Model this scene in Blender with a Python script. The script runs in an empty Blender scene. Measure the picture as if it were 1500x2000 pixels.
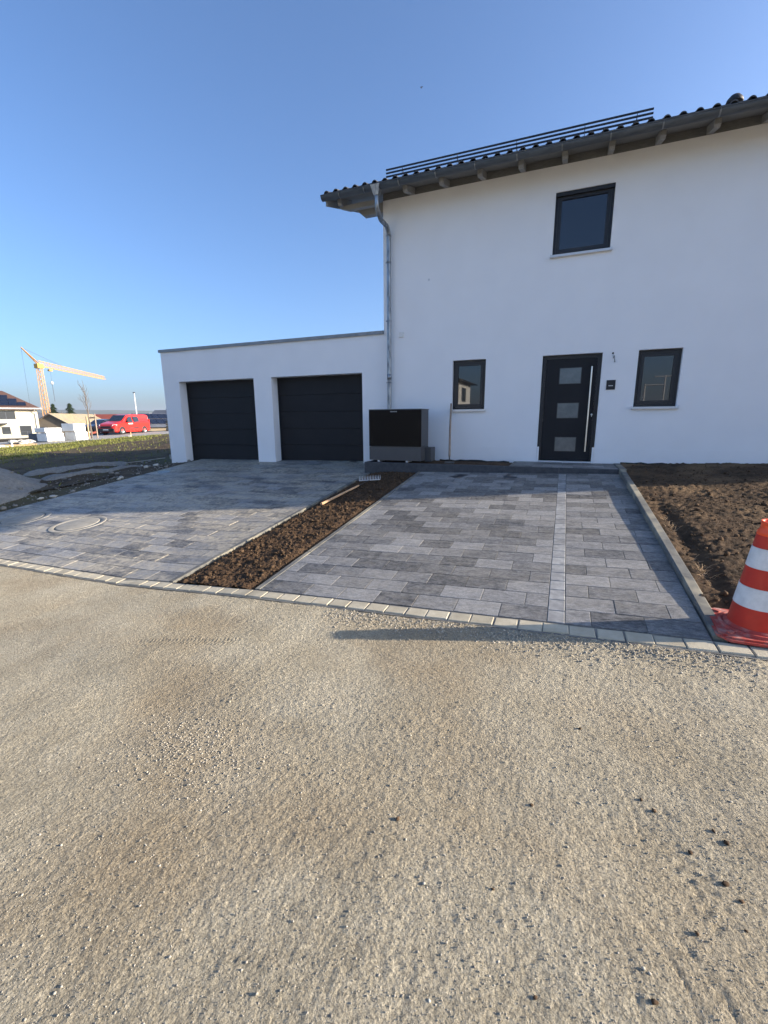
import bpy, bmesh, math, random
import numpy as np
from mathutils import Vector, Matrix
random.seed(7)
RNG = np.random.default_rng(11)
S = bpy.context.scene
C = S.collection
R = math.radians

# ------------------------------------------------------------------ camera
cam_d = bpy.data.cameras.new('camera'); cam = bpy.data.objects.new('camera', cam_d); C.objects.link(cam)
cam.location = (0.2095, -9.9407, 0.8978)
yaw, pitch, roll = 0.3824, 0.2096, -0.0078
f = Vector((-math.sin(yaw)*math.cos(pitch), math.cos(yaw)*math.cos(pitch), -math.sin(pitch)))
r0 = Vector((math.cos(yaw), math.sin(yaw), 0)); u0 = r0.cross(f)
rr = math.cos(roll)*r0 + math.sin(roll)*u0; uu = -math.sin(roll)*r0 + math.cos(roll)*u0
cam.rotation_euler = Matrix((rr, uu, -f)).transposed().to_euler()
cam_d.sensor_fit = 'VERTICAL'; cam_d.sensor_height = 24.0; cam_d.lens = 24.0*856.0/2000.0
cam_d.clip_start = 0.05; cam_d.clip_end = 12000
S.camera = cam

# ------------------------------------------------------------------ world, sun, exposure
SUN_EL, SUN_AZ = R(18.1), R(15.4)            # elevation; azimuth measured from +X towards +Y
sdir = Vector((math.cos(SUN_EL)*math.cos(SUN_AZ), math.cos(SUN_EL)*math.sin(SUN_AZ), math.sin(SUN_EL)))
W = bpy.data.worlds.new('World'); S.world = W; W.use_nodes = True
wn = W.node_tree; bg = wn.nodes['Background']
sky = wn.nodes.new('ShaderNodeTexSky'); sky.sky_type = 'NISHITA'; sky.sun_disc = False
sky.sun_elevation = SUN_EL; sky.sun_rotation = math.pi/2 - SUN_AZ
sky.altitude = 300; sky.air_density = 0.85; sky.dust_density = 3.3; sky.ozone_density = 5.0
wn.links.new(sky.outputs[0], bg.inputs[0]); bg.inputs[1].default_value = 0.138
sl = bpy.data.lights.new('sun', 'SUN'); sl.energy = 5.0; sl.angle = R(0.53); sl.color = (1.0, 0.87, 0.70)
sun = bpy.data.objects.new('sun', sl); C.objects.link(sun)
sun.rotation_euler = sdir.to_track_quat('Z', 'Y').to_euler()
S.view_settings.view_transform = 'Standard'; S.view_settings.look = 'None'
S.view_settings.exposure = 1.18; S.view_settings.gamma = 1.0; S.view_settings.use_curve_mapping = False
S.cycles.max_bounces = 8; S.cycles.volume_bounces = 0
S.cycles.use_denoising = True

# ------------------------------------------------------------------ noise
_P = np.random.default_rng(3).permutation(4096).astype(np.int64)
def _h(ix, iy, s):
    return _P[(_P[(ix + s*131) & 4095] + iy) & 4095]
def perlin(x, y, s=0):
    x = np.asarray(x, float); y = np.asarray(y, float)
    ix = np.floor(x).astype(np.int64); iy = np.floor(y).astype(np.int64)
    fx, fy = x-ix, y-iy
    def g(a, b, dx, dy):
        t = _h(a, b, s)*(2*math.pi/4096)
        return np.cos(t)*dx + np.sin(t)*dy
    ux = fx*fx*fx*(fx*(fx*6-15)+10); uy = fy*fy*fy*(fy*(fy*6-15)+10)
    a = g(ix, iy, fx, fy)*(1-ux) + g(ix+1, iy, fx-1, fy)*ux
    b = g(ix, iy+1, fx, fy-1)*(1-ux) + g(ix+1, iy+1, fx-1, fy-1)*ux
    return 1.5*(a*(1-uy)+b*uy)
def fbm(x, y, s=0, o=4, k=0.5):
    t = 0; a = 1
    for i in range(o):
        t = t + a*perlin(x*2**i, y*2**i, s+i*17); a *= k
    return t
def sm(t): t = np.clip(t, 0, 1); return t*t*(3-2*t)

# ------------------------------------------------------------------ terrain heights (metres, door sill = 0)
def GA(X): return np.interp(X, [-12, -4.33, -2.5, 1.3, 4], [-.425, -.30, -.20, -.10, -.03])
def GS(X): return np.interp(X, [-12, -4.3, -2.5, 1.3, 4], [.108, .108, .104, .09, .085])
def G(X, Y): return GA(X) + GS(X)*(np.clip(Y, -6.72, .6) + 1.1)
def T(X, Y):
    X = np.asarray(X, float); Y = np.asarray(Y, float)
    z = -.45 + .0228*(np.clip(X, -38, 0)+10) + .0365*(np.clip(Y, -7, 22)+1)
    z = z - 1.5*sm((-38-X)/35) - 1.2*sm((-78-X)/60) - 1.5*sm((np.hypot(X, Y)-150)/400)
    z = z + .05*np.clip(Y+1, -6, 0)*sm((X+16)/5)*sm(-Y)
    z = z + .80*sm((X+21)/7)*np.exp(-((Y-8.6)/3.0)**2)
    return z

# ------------------------------------------------------------------ materials
def mat(name, c1, c2=None, scale=5, rough=.8, metal=0, bump=0, bscale=60, detail=6, stretch=(1, 1, 1),
        lo=.35, hi=.65, rnd=0, spec=.5, bdist=.01, coat=0, c3=None, s3=.8, rot=0, rough2=None):
    m = bpy.data.materials.new(name); m.use_nodes = True
    n = m.node_tree.nodes; l = m.node_tree.links; b = n['Principled BSDF']
    b.inputs['Base Color'].default_value = (*c1, 1); b.inputs['Roughness'].default_value = rough
    b.inputs['Metallic'].default_value = metal; b.inputs['Specular IOR Level'].default_value = spec
    b.inputs['Coat Weight'].default_value = coat
    geo = n.new('ShaderNodeNewGeometry'); mp = n.new('ShaderNodeMapping')
    l.new(geo.outputs['Position'], mp.inputs[0]); mp.inputs['Scale'].default_value = stretch
    mp.inputs['Rotation'].default_value = (0, 0, rot)
    col = None
    if c2:
        t = n.new('ShaderNodeTexNoise'); t.inputs['Scale'].default_value = scale; t.inputs['Detail'].default_value = detail
        t.inputs['Roughness'].default_value = .6
        l.new(mp.outputs[0], t.inputs['Vector'])
        r = n.new('ShaderNodeMapRange'); r.inputs[1].default_value = lo; r.inputs[2].default_value = hi
        l.new(t.outputs[0], r.inputs[0])
        mx = n.new('ShaderNodeMix'); mx.data_type = 'RGBA'; l.new(r.outputs[0], mx.inputs[0])
        mx.inputs[6].default_value = (*c1, 1); mx.inputs[7].default_value = (*c2, 1); col = mx.outputs[2]
        if rough2 is not None:
            q = n.new('ShaderNodeMapRange'); q.inputs[3].default_value = rough; q.inputs[4].default_value = rough2
            l.new(r.outputs[0], q.inputs[0]); l.new(q.outputs[0], b.inputs['Roughness'])
        if c3:
            t3 = n.new('ShaderNodeTexNoise'); t3.inputs['Scale'].default_value = s3; t3.inputs['Detail'].default_value = 5
            l.new(mp.outputs[0], t3.inputs['Vector'])
            r3 = n.new('ShaderNodeMapRange'); r3.inputs[1].default_value = .48; r3.inputs[2].default_value = .68
            l.new(t3.outputs[0], r3.inputs[0])
            m3 = n.new('ShaderNodeMix'); m3.data_type = 'RGBA'; l.new(r3.outputs[0], m3.inputs[0])
            l.new(col, m3.inputs[6]); m3.inputs[7].default_value = (*c3, 1); col = m3.outputs[2]
    if rnd:
        oi = n.new('ShaderNodeObjectInfo'); ad = n.new('ShaderNodeMath'); ad.operation = 'ADD'
        fr = n.new('ShaderNodeMath'); fr.operation = 'FRACT'
        l.new(oi.outputs['Random'], ad.inputs[0]); l.new(geo.outputs['Random Per Island'], ad.inputs[1]); l.new(ad.outputs[0], fr.inputs[0])
        q = n.new('ShaderNodeMapRange'); q.inputs[3].default_value = 1-rnd; q.inputs[4].default_value = 1+rnd
        l.new(fr.outputs[0], q.inputs[0])
        sc = n.new('ShaderNodeVectorMath'); sc.operation = 'SCALE'
        if col: l.new(col, sc.inputs[0])
        else: sc.inputs[0].default_value = c1
        l.new(q.outputs[0], sc.inputs['Scale']); col = sc.outputs[0]
    if col: l.new(col, b.inputs['Base Color'])
    if bump:
        t2 = n.new('ShaderNodeTexNoise'); t2.inputs['Scale'].default_value = bscale; t2.inputs['Detail'].default_value = 5
        t2.inputs['Roughness'].default_value = .65
        l.new(mp.outputs[0], t2.inputs['Vector'])
        bp = n.new('ShaderNodeBump'); bp.inputs['Strength'].default_value = bump; bp.inputs['Distance'].default_value = bdist
        l.new(t2.outputs[0], bp.inputs['Height']); l.new(bp.outputs[0], b.inputs['Normal'])
    return m

def gravel_mat():
    m = mat('crushed_limestone', (.43, .375, .27), (.51, .455, .34), 2.2, .95, c3=(.395, .325, .22), s3=.95, spec=.15)
    n = m.node_tree.nodes; l = m.node_tree.links; b = n['Principled BSDF']
    src = b.inputs['Base Color'].links[0].from_socket; geo = n.new('ShaderNodeNewGeometry')
    def noise(sc, de, ro, a, c, lo, hi):
        t = n.new('ShaderNodeTexNoise'); t.inputs['Scale'].default_value = sc; t.inputs['Detail'].default_value = de; t.inputs['Roughness'].default_value = ro
        l.new(geo.outputs['Position'], t.inputs['Vector']); q = n.new('ShaderNodeMapRange'); l.new(t.outputs[0], q.inputs[0])
        for i, v in enumerate((a, c, lo, hi)): q.inputs[i+1].default_value = v
        return q.outputs[0], t.outputs[0]
    f1, h1 = noise(105, 4, .8, .33, .66, .50, 1.28)
    f2, h2 = noise(28, 4, .7, .3, .7, .86, 1.12)
    mu = n.new('ShaderNodeMath'); mu.operation = 'MULTIPLY'; l.new(f1, mu.inputs[0]); l.new(f2, mu.inputs[1])
    sc = n.new('ShaderNodeVectorMath'); sc.operation = 'SCALE'; l.new(src, sc.inputs[0]); l.new(mu.outputs[0], sc.inputs['Scale']); l.new(sc.outputs[0], b.inputs['Base Color'])
    v = n.new('ShaderNodeTexVoronoi'); v.inputs['Scale'].default_value = 85; l.new(geo.outputs['Position'], v.inputs['Vector'])
    ad = n.new('ShaderNodeMath'); ad.operation = 'MULTIPLY_ADD'; l.new(v.outputs[0], ad.inputs[0]); ad.inputs[1].default_value = -.5; l.new(h1, ad.inputs[2])
    ad2 = n.new('ShaderNodeMath'); ad2.operation = 'MULTIPLY_ADD'; l.new(h2, ad2.inputs[0]); ad2.inputs[1].default_value = 1.2; l.new(ad.outputs[0], ad2.inputs[2])
    bp = n.new('ShaderNodeBump'); bp.inputs['Strength'].default_value = 1.0; bp.inputs['Distance'].default_value = .015
    l.new(ad2.outputs[0], bp.inputs['Height']); l.new(bp.outputs[0], b.inputs['Normal'])
    return m

def paver_mat(name, dust):
    m = bpy.data.materials.new(name); m.use_nodes = True
    n = m.node_tree.nodes; l = m.node_tree.links; b = n['Principled BSDF']
    def N(t, **k):
        x = n.new('ShaderNode'+t)
        for a, v in k.items(): setattr(x, a, v)
        return x
    def noise(src, sc, de=6, ro=.6):
        t = N('TexNoise'); t.inputs['Scale'].default_value = sc; t.inputs['Detail'].default_value = de; t.inputs['Roughness'].default_value = ro
        l.new(src, t.inputs['Vector']); return t.outputs[0]
    def rng(src, a, b_, c=0, d=1):
        t = N('MapRange'); l.new(src, t.inputs[0])
        for i, v in enumerate((a, b_, c, d)): t.inputs[i+1].default_value = v
        return t.outputs[0]
    def mth(op, a, b_):
        t = N('Math', operation=op)
        for i, v in enumerate((a, b_)):
            if isinstance(v, (int, float)): t.inputs[i].default_value = v
            else: l.new(v, t.inputs[i])
        return t.outputs[0]
    def mix(fac, a, b_):
        t = N('Mix', data_type='RGBA'); l.new(fac, t.inputs[0])
        for i, v in ((6, a), (7, b_)):
            if isinstance(v, tuple): t.inputs[i].default_value = (*v, 1)
            else: l.new(v, t.inputs[i])
        return t.outputs[2]
    geo = N('NewGeometry'); oi = N('ObjectInfo')
    rnd = mth('FRACT', mth('ADD', oi.outputs['Random'], geo.outputs['Random Per Island']), 0)
    # streaks run along each stone's length; every stone samples its own place in the noise
    off = N('CombineXYZ'); l.new(mth('MULTIPLY', rnd, 37.0), off.inputs[2])
    va = N('VectorMath', operation='ADD'); l.new(geo.outputs['Position'], va.inputs[0]); l.new(off.outputs[0], va.inputs[1])
    mp = N('Mapping'); mp.inputs['Scale'].default_value = (1.0, 2.3, 1); l.new(va.outputs[0], mp.inputs[0])
    streak = mth('ADD', mth('MULTIPLY', rng(noise(mp.outputs[0], 6.5, 9, .68), .38, .64), .55), mth('MULTIPLY', rng(noise(mp.outputs[0], 26, 8, .72), .42, .60), .45))
    tone = mth('ADD', mth('MULTIPLY', rnd, .58), mth('MULTIPLY', streak, .55))
    base = mix(rng(tone, .12, 1.0), (.032, .034, .038), (.315, .31, .30))
    fine = rng(noise(geo.outputs['Position'], 160, 3, .7), .32, .68, .68, 1.32)
    sc = N('VectorMath', operation='SCALE'); l.new(base, sc.inputs[0]); l.new(fine, sc.inputs['Scale'])
    # fine building sand trodden and driven over the stones
    dm = N('Mapping'); dm.inputs['Scale'].default_value = (.32, 1.3, 1); dm.inputs['Rotation'].default_value = (0, 0, R(-28)); l.new(geo.outputs['Position'], dm.inputs[0])
    d1 = rng(noise(dm.outputs[0], 2.2, 7, .65), .38, .55)
    d2 = rng(noise(geo.outputs['Position'], 14, 6, .7), .34, .60)
    dmask = mth('MULTIPLY', mth('MULTIPLY', d1, d2), dust)
    col = mix(dmask, sc.outputs[0], (.42, .37, .28))
    # a few damp patches near the wall
    w = rng(noise(geo.outputs['Position'], 1.7, 3, .5), .63, .67)
    sep = N('SeparateXYZ'); l.new(geo.outputs['Position'], sep.inputs[0])
    w = mth('MULTIPLY', w, rng(sep.outputs[1], -2.6, -1.6))
    wet = mix(w, col, (.028, .030, .036))
    l.new(wet, b.inputs['Base Color'])
    l.new(rng(w, 0, 1, .62, .28), b.inputs['Roughness'])
    b.inputs['Specular IOR Level'].default_value = .45
    bp = N('Bump'); bp.inputs['Strength'].default_value = .45; bp.inputs['Distance'].default_value = .004
    l.new(noise(geo.outputs['Position'], 120, 5, .7), bp.inputs['Height']); l.new(bp.outputs[0], b.inputs['Normal'])
    return m

M = {}
M['render'] = mat('white_render', (.86, .86, .86), (.83, .83, .83), 1.4, .9, bump=.35, bscale=260, bdist=.003, spec=.2)
M['render_base'] = mat('white_base_render', (.85, .85, .85), (.82, .82, .82), 2, .85, bump=.2, bscale=200, bdist=.002, spec=.2)
M['anthracite'] = mat('anthracite_frame', (.013, .014, .017), (.016, .017, .020), 40, .45, bump=.05, bscale=500, bdist=.001)
M['garage_door'] = mat('anthracite_door_steel', (.008, .009, .012), (.011, .012, .015), 3, .6, spec=.3, bump=.15, bscale=300, bdist=.001)
M['zinc'] = mat('zinc', (.20, .21, .21), (.30, .31, .32), 9, .42, metal=.75, bump=.06, bscale=60, rough2=.6)
M['zinc_dull'] = mat('weathered_zinc', (.075, .082, .088), (.13, .14, .145), 5, .5, metal=.4, rough2=.7, stretch=(1, 4, 4))
M['galv'] = mat('galvanised_pipe', (.36, .39, .42), (.17, .19, .21), 22, .32, metal=.85, rough2=.55, stretch=(1, 1, .25))
M['steel'] = mat('brushed_steel', (.62, .62, .60), None, rough=.28, metal=1)
M['tile'] = mat('dark_roof_tile', (.045, .045, .048), (.07, .068, .066), 9, .6, bump=.2, bscale=90, rnd=.2)
M['wood_grey'] = mat('grey_stained_timber', (.33, .33, .32), (.25, .25, .24), 12, .75, stretch=(6, 1, 6), bump=.15, bscale=50)
M['wood_soffit'] = mat('grey_soffit_board', (.20, .20, .19), (.15, .15, .145), 12, .8, stretch=(1, 6, 6), bump=.15, bscale=50)
M['black_metal'] = mat('black_metal', (.012, .013, .016), None, rough=.45)
M['glass'] = mat('window_glass', (.006, .008, .014), None, rough=.012, spec=.9, coat=.25)
M['frost'] = mat('frosted_glass', (.13, .145, .15), (.10, .115, .12), 8, .18, spec=.8)
M['sill'] = mat('aluminium_sill', (.62, .63, .64), None, rough=.4, metal=.3)
M['hp_black'] = mat('black_gloss_panel', (.003, .003, .004), None, rough=.4, spec=.12)
M['hp_grey'] = mat('dark_grey_panel', (.062, .064, .068), (.068, .070, .074), 6, .5)
M['white_plastic'] = mat('white_plastic', (.75, .75, .73), None, rough=.5)
M['logo'] = mat('silver_logo', (.65, .65, .65), None, rough=.4)
M['granite_dark'] = mat('dark_concrete_edge', (.040, .043, .050), (.065, .068, .074), 14, .7, bump=.3, bscale=140, bdist=.004)
M['kerb_conc'] = mat('concrete_kerb', (.10, .10, .094), (.165, .16, .14), 9, .85, bump=.4, bscale=120, bdist=.004, c3=(.30, .27, .20), s3=3, rnd=.1)
M['kerb_light'] = mat('pale_granite_sett', (.40, .35, .25), (.48, .43, .32), 10, .85, bump=.5, bscale=90, bdist=.005, rnd=.12, c3=(.34, .30, .22), s3=4)
M['joint'] = mat('joint_sand', (.13, .125, .115), (.24, .225, .19), 9, .95, bump=.3, bscale=200)
M['paver'] = paver_mat('concrete_paver', .22)
M['paver_dusty'] = paver_mat('dusty_concrete_paver', 1.0)
M['band'] = mat('light_band_paver', (.20, .20, .195), (.34, .34, .33), 12, .75, bump=.3, bscale=130, bdist=.003, rnd=.18, c3=(.20, .20, .20), s3=5)
M['manhole'] = mat('concrete_cover', (.25, .235, .20), (.35, .325, .275), 7, .9, bump=.3, bscale=120, bdist=.004)
M['iron'] = mat('cast_iron', (.10, .10, .095), (.16, .15, .13), 9, .7, metal=.3)
M['soil'] = mat('brown_soil', (.046, .028, .016), (.105, .065, .037), 7, .95, bump=.9, bscale=55, bdist=.02, c3=(.08, .048, .027), s3=2, spec=.2)
M['soil2'] = mat('raked_soil', (.038, .025, .015), (.10, .063, .036), 5, .95, bump=.9, bscale=50, bdist=.02, c3=(.17, .11, .06), s3=1.1, spec=.2)
M['clod'] = mat('soil_clod', (.046, .029, .017), (.12, .076, .044), 30, .95, bump=.6, bscale=80, bdist=.01, spec=.2, rnd=.25)
M['gravel'] = gravel_mat()
M['pebble'] = mat('pale_pebble', (.44, .40, .32), (.30, .27, .22), 40, .9, spec=.3, rnd=.35)
M['greystone'] = mat('grey_gravel', (.20, .19, .17), (.28, .265, .235), 16, .95, bump=.8, bscale=60, bdist=.015, spec=.2)
M['membrane'] = mat('black_membrane', (.010, .010, .012), None, rough=.55, bump=.5, bscale=30, bdist=.02)
M['earth'] = mat('open_ground', (.085, .075, .042), (.13, .115, .055), .4, .95, bump=.6, bscale=2, bdist=.2, spec=.2, c3=(.10, .085, .05), s3=.02)
M['turf'] = mat('meadow', (.10, .105, .030), (.17, .155, .055), 3, .95, bump=.9, bscale=9, bdist=.08, c3=(.17, .12, .07), s3=.9, spec=.2)
M['grass'] = mat('grass_blade', (.10, .125, .025), (.21, .20, .06), 1.5, .8, spec=.2, rnd=.3)
M['bare'] = mat('bare_earth', (.060, .043, .028), (.115, .085, .052), 2.5, .95, bump=.9, bscale=12, bdist=.06, c3=(.10, .09, .045), s3=.7, spec=.2)
M['asphalt'] = mat('street_surface', (.30, .285, .255), (.36, .34, .30), 1.0, .9, bump=.2, bscale=60)
M['orange'] = mat('cone_orange_red', (.55, .030, .014), (.46, .025, .012), 9, .45, spec=.4)
M['orange_top'] = mat('cone_bright_orange', (.88, .085, .015), None, rough=.42)
M['cone_white'] = mat('cone_white_sleeve', (.72, .74, .74), (.60, .62, .62), 18, .4)
M['cone_base'] = mat('cone_base_dusty', (.42, .050, .035), (.46, .30, .25), 9, .7, lo=.48, hi=.72, bump=.2, bscale=60)
M['rake_wood'] = mat('ash_handle', (.52, .33, .19), (.44, .27, .15), 20, .6, stretch=(1, .2, 1))
M['old_wood'] = mat('weathered_handle', (.26, .19, .14), (.36, .27, .20), 20, .7)
M['red_paint'] = mat('red_car_paint', (.62, .022, .014), None, rough=.3, coat=.6)
M['black_plastic'] = mat('black_plastic', (.018, .018, .020), None, rough=.6)
M['rubber'] = mat('tyre_rubber', (.016, .016, .017), None, rough=.85)
M['rim'] = mat('wheel_rim', (.42, .42, .42), None, rough=.35, metal=.7)
M['car_glass'] = mat('car_glass', (.020, .026, .032), None, rough=.04, spec=1)
M['lamp_glass'] = mat('headlamp_glass', (.72, .74, .76), None, rough=.1)
M['car_black'] = mat('dark_car_paint', (.014, .017, .026), None, rough=.25, coat=.5)
M['cream'] = mat('cream_render', (.72, .65, .49), (.69, .62, .47), 1, .9)
M['bldg_white'] = mat('far_white_render', (.80, .79, .76), None, rough=.9)
M['brown_tile'] = mat('brown_roof_tile', (.085, .045, .034), (.12, .062, .045), 3, .7, stretch=(1, 1, 8))
M['red_tile'] = mat('red_roof_tile', (.28, .060, .035), (.22, .048, .030), 1, .8)
M['solar'] = mat('solar_panel', (.010, .013, .026), None, rough=.18, spec=.8)
M['far_glass'] = mat('far_window_glass', (.05, .055, .06), None, rough=.08, spec=.8)
M['corrugated'] = mat('beige_fibre_cement', (.56, .44, .26), (.48, .38, .23), .6, .9, c3=(.42, .36, .26), s3=.3)
M['barn_wall'] = mat('weathered_barn_wall', (.16, .13, .095), (.21, .17, .12), .7, .9)
M['slate'] = mat('dark_slate_roof', (.07, .078, .10), (.10, .11, .13), .5, .6)
M['crane'] = mat('crane_yellow', (.70, .36, .09), (.58, .29, .07), .6, .5)
M['crane_deep'] = mat('crane_deep_yellow', (.75, .40, .03), None, rough=.5)
M['cable'] = mat('steel_cable', (.08, .08, .085), None, rough=.6)
M['conifer'] = mat('conifer_needles', (.022, .042, .018), (.045, .070, .028), .8, .9, spec=.2)
M['bark'] = mat('bark', (.14, .11, .085), (.20, .165, .125), 8, .9)
M['twig'] = mat('bare_twigs', (.17, .13, .10), None, rough=.9)
M['stake'] = mat('raw_timber', (.52, .36, .20), (.44, .30, .17), 6, .8)
M['foil'] = mat('white_shrink_foil', (.78, .78, .74), (.70, .70, .67), 3, .45, bump=.3, bscale=8, bdist=.02)
M['grey_block'] = mat('dark_wrapped_blocks', (.07, .072, .08), (.10, .10, .11), 3, .6)
M['print'] = mat('teal_print', (.03, .20, .24), None, rough=.6)
M['rubble'] = mat('broken_stone', (.58, .55, .48), (.46, .43, .36), 8, .9, rnd=.15)
M['hills'] = mat('wooded_hills', (.045, .060, .030), (.075, .085, .045), .004, .95, spec=.1)
M['bush'] = mat('distant_foliage', (.050, .052, .030), (.085, .075, .05), .3, .95, spec=.1)
M['post_white'] = mat('white_mast', (.74, .75, .76), None, rough=.4)
M['bird'] = mat('bird_feathers', (.02, .02, .022), None, rough=.8)
M['concrete'] = mat('plain_concrete', (.36, .35, .32), (.30, .29, .26), 2, .9)

# ------------------------------------------------------------------ mesh builder
class MB:
    def __init__(s): s.v = []; s.f = []; s.sm = []
    def add(s, vs, fs, smooth=False):
        b = len(s.v); s.v.extend([tuple(map(float, p)) for p in vs])
        for q in fs: s.f.append([i+b for i in q]); s.sm.append(smooth)
        return s
    def box(s, x0, x1, y0, y1, z0, z1):
        v = [(x, y, z) for z in (z0, z1) for y in (y0, y1) for x in (x0, x1)]
        return s.add(v, [(0, 2, 3, 1), (4, 5, 7, 6), (0, 1, 5, 4), (2, 6, 7, 3), (0, 4, 6, 2), (1, 3, 7, 5)])
    def obox(s, c, ax, ay, az):       # centre and three half axes
        c, ax, ay, az = map(Vector, (c, ax, ay, az))
        v = [c+ax*i+ay*j+az*k for k in (-1, 1) for j in (-1, 1) for i in (-1, 1)]
        return s.add(v, [(0, 2, 3, 1), (4, 5, 7, 6), (0, 1, 5, 4), (2, 6, 7, 3), (0, 4, 6, 2), (1, 3, 7, 5)])
    def cbox(s, x0, x1, y0, y1, z0, z1, c=.004):   # box with chamfered top edges
        v = [(x0, y0, z0), (x1, y0, z0), (x1, y1, z0), (x0, y1, z0), (x0, y0, z1-c), (x1, y0, z1-c), (x1, y1, z1-c), (x0, y1, z1-c),
             (x0+c, y0+c, z1), (x1-c, y0+c, z1), (x1-c, y1-c, z1), (x0+c, y1-c, z1)]
        fs = [(3, 2, 1, 0), (8, 9, 10, 11)]
        for i in range(4):
            j = (i+1) % 4; fs += [(i, j, j+4, i+4), (i+4, j+4, j+8, i+8)]
        return s.add(v, fs)
    def beam(s, a, b, w, h, up=(0, 0, 1)):
        a, b = Vector(a), Vector(b); d = b-a; L = d.length; d.normalize(); up = Vector(up)
        if abs(d.dot(up)) > .98: up = Vector((1, 0, 0))
        x = d.cross(up).normalized(); z = x.cross(d)
        return s.obox((a+b)/2, d*L/2, x*w/2, z*h/2)
    def tube(s, pts, r, n=8, cap=True):
        pts = [Vector(p) for p in pts]; rs = r if isinstance(r, (list, tuple)) else [r]*len(pts)
        rings = []; vs = []
        for i, p in enumerate(pts):
            d = (pts[min(i+1, len(pts)-1)]-pts[max(i-1, 0)]).normalized()
            up = Vector((0, 0, 1)) if abs(d.z) < .9 else Vector((0, 1, 0))
            x = d.cross(up).normalized(); y = d.cross(x)
            for k in range(n):
                a = 2*math.pi*k/n; vs.append(p + x*math.cos(a)*rs[i] + y*math.sin(a)*rs[i])
        fs = []
        for i in range(len(pts)-1):
            for k in range(n):
                fs.append((i*n+k, i*n+(k+1) % n, (i+1)*n+(k+1) % n, (i+1)*n+k))
        s.add(vs, fs, n > 5)
        if cap:
            s.add(vs[:n], [tuple(range(n))]); s.add(vs[-n:], [tuple(range(n-1, -1, -1))])
        return s
    def lathe(s, prof, n=24, c=(0, 0, 0), axis='z', smooth=True, close=False):
        vs = []; m = len(prof)
        for k in range(n):
            a = 2*math.pi*k/n; ca, sa = math.cos(a), math.sin(a)
            for (r, z) in prof:
                if axis == 'z': vs.append((c[0]+r*ca, c[1]+r*sa, c[2]+z))
                elif axis == 'y': vs.append((c[0]+r*ca, c[1]+z, c[2]+r*sa))
                else: vs.append((c[0]+z, c[1]+r*ca, c[2]+r*sa))
        fs = []
        for k in range(n):
            for i in range(m-1):
                j = (k+1) % n; fs.append((k*m+i, j*m+i, j*m+i+1, k*m+i+1))
        return s.add(vs, fs, smooth)
    def prism(s, poly, d):            # planar polygon swept along d
        d = Vector(d); p = [Vector(q) for q in poly]; n = len(p)
        v = p+[q+d for q in p]
        return s.add(v, [tuple(range(n)), tuple(range(2*n-1, n-1, -1))]+[(i, i+n, (i+1) % n+n, (i+1) % n) for i in range(n)])
    def rock(s, c, r, seed=0, sub=0, fl=.75):
        rg = random.Random(seed)
        vs = []
        for v in ICO[sub][0]:
            k = r*(1+rg.uniform(-.28, .28)); vs.append((c[0]+v[0]*k*s.rx, c[1]+v[1]*k, c[2]+v[2]*k*fl))
        return s.add(vs, ICO[sub][1])
    rx = 1.0
    def mesh(s, name, m, org=(0, 0, 0)):
        me = bpy.data.meshes.new(name)
        me.from_pydata([(x-org[0], y-org[1], z-org[2]) for x, y, z in s.v], [], s.f)
        me.polygons.foreach_set('use_smooth', s.sm)
        bm = bmesh.new(); bm.from_mesh(me); bmesh.ops.recalc_face_normals(bm, faces=bm.faces); bm.to_mesh(me); bm.free()
        me.materials.append(m); me.update(); return me
    def part(s, name, m, parent=None, label=None):
        org = ORG.get(parent.name, (0, 0, 0)) if parent else (0, 0, 0)
        o = bpy.data.objects.new(name, s.mesh(name, m, org)); C.objects.link(o)
        if parent: o.parent = parent; ORG[o.name] = org
        if label: o['label'] = label
        return o
ORG = {}
def _ico(sub):
    bm = bmesh.new(); bmesh.ops.create_icosphere(bm, subdivisions=sub+1, radius=1)
    r = ([tuple(v.co) for v in bm.verts], [tuple(v.index for v in f.verts) for f in bm.faces]); bm.free(); return r
ICO = {0: _ico(0), 1: _ico(1)}

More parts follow.
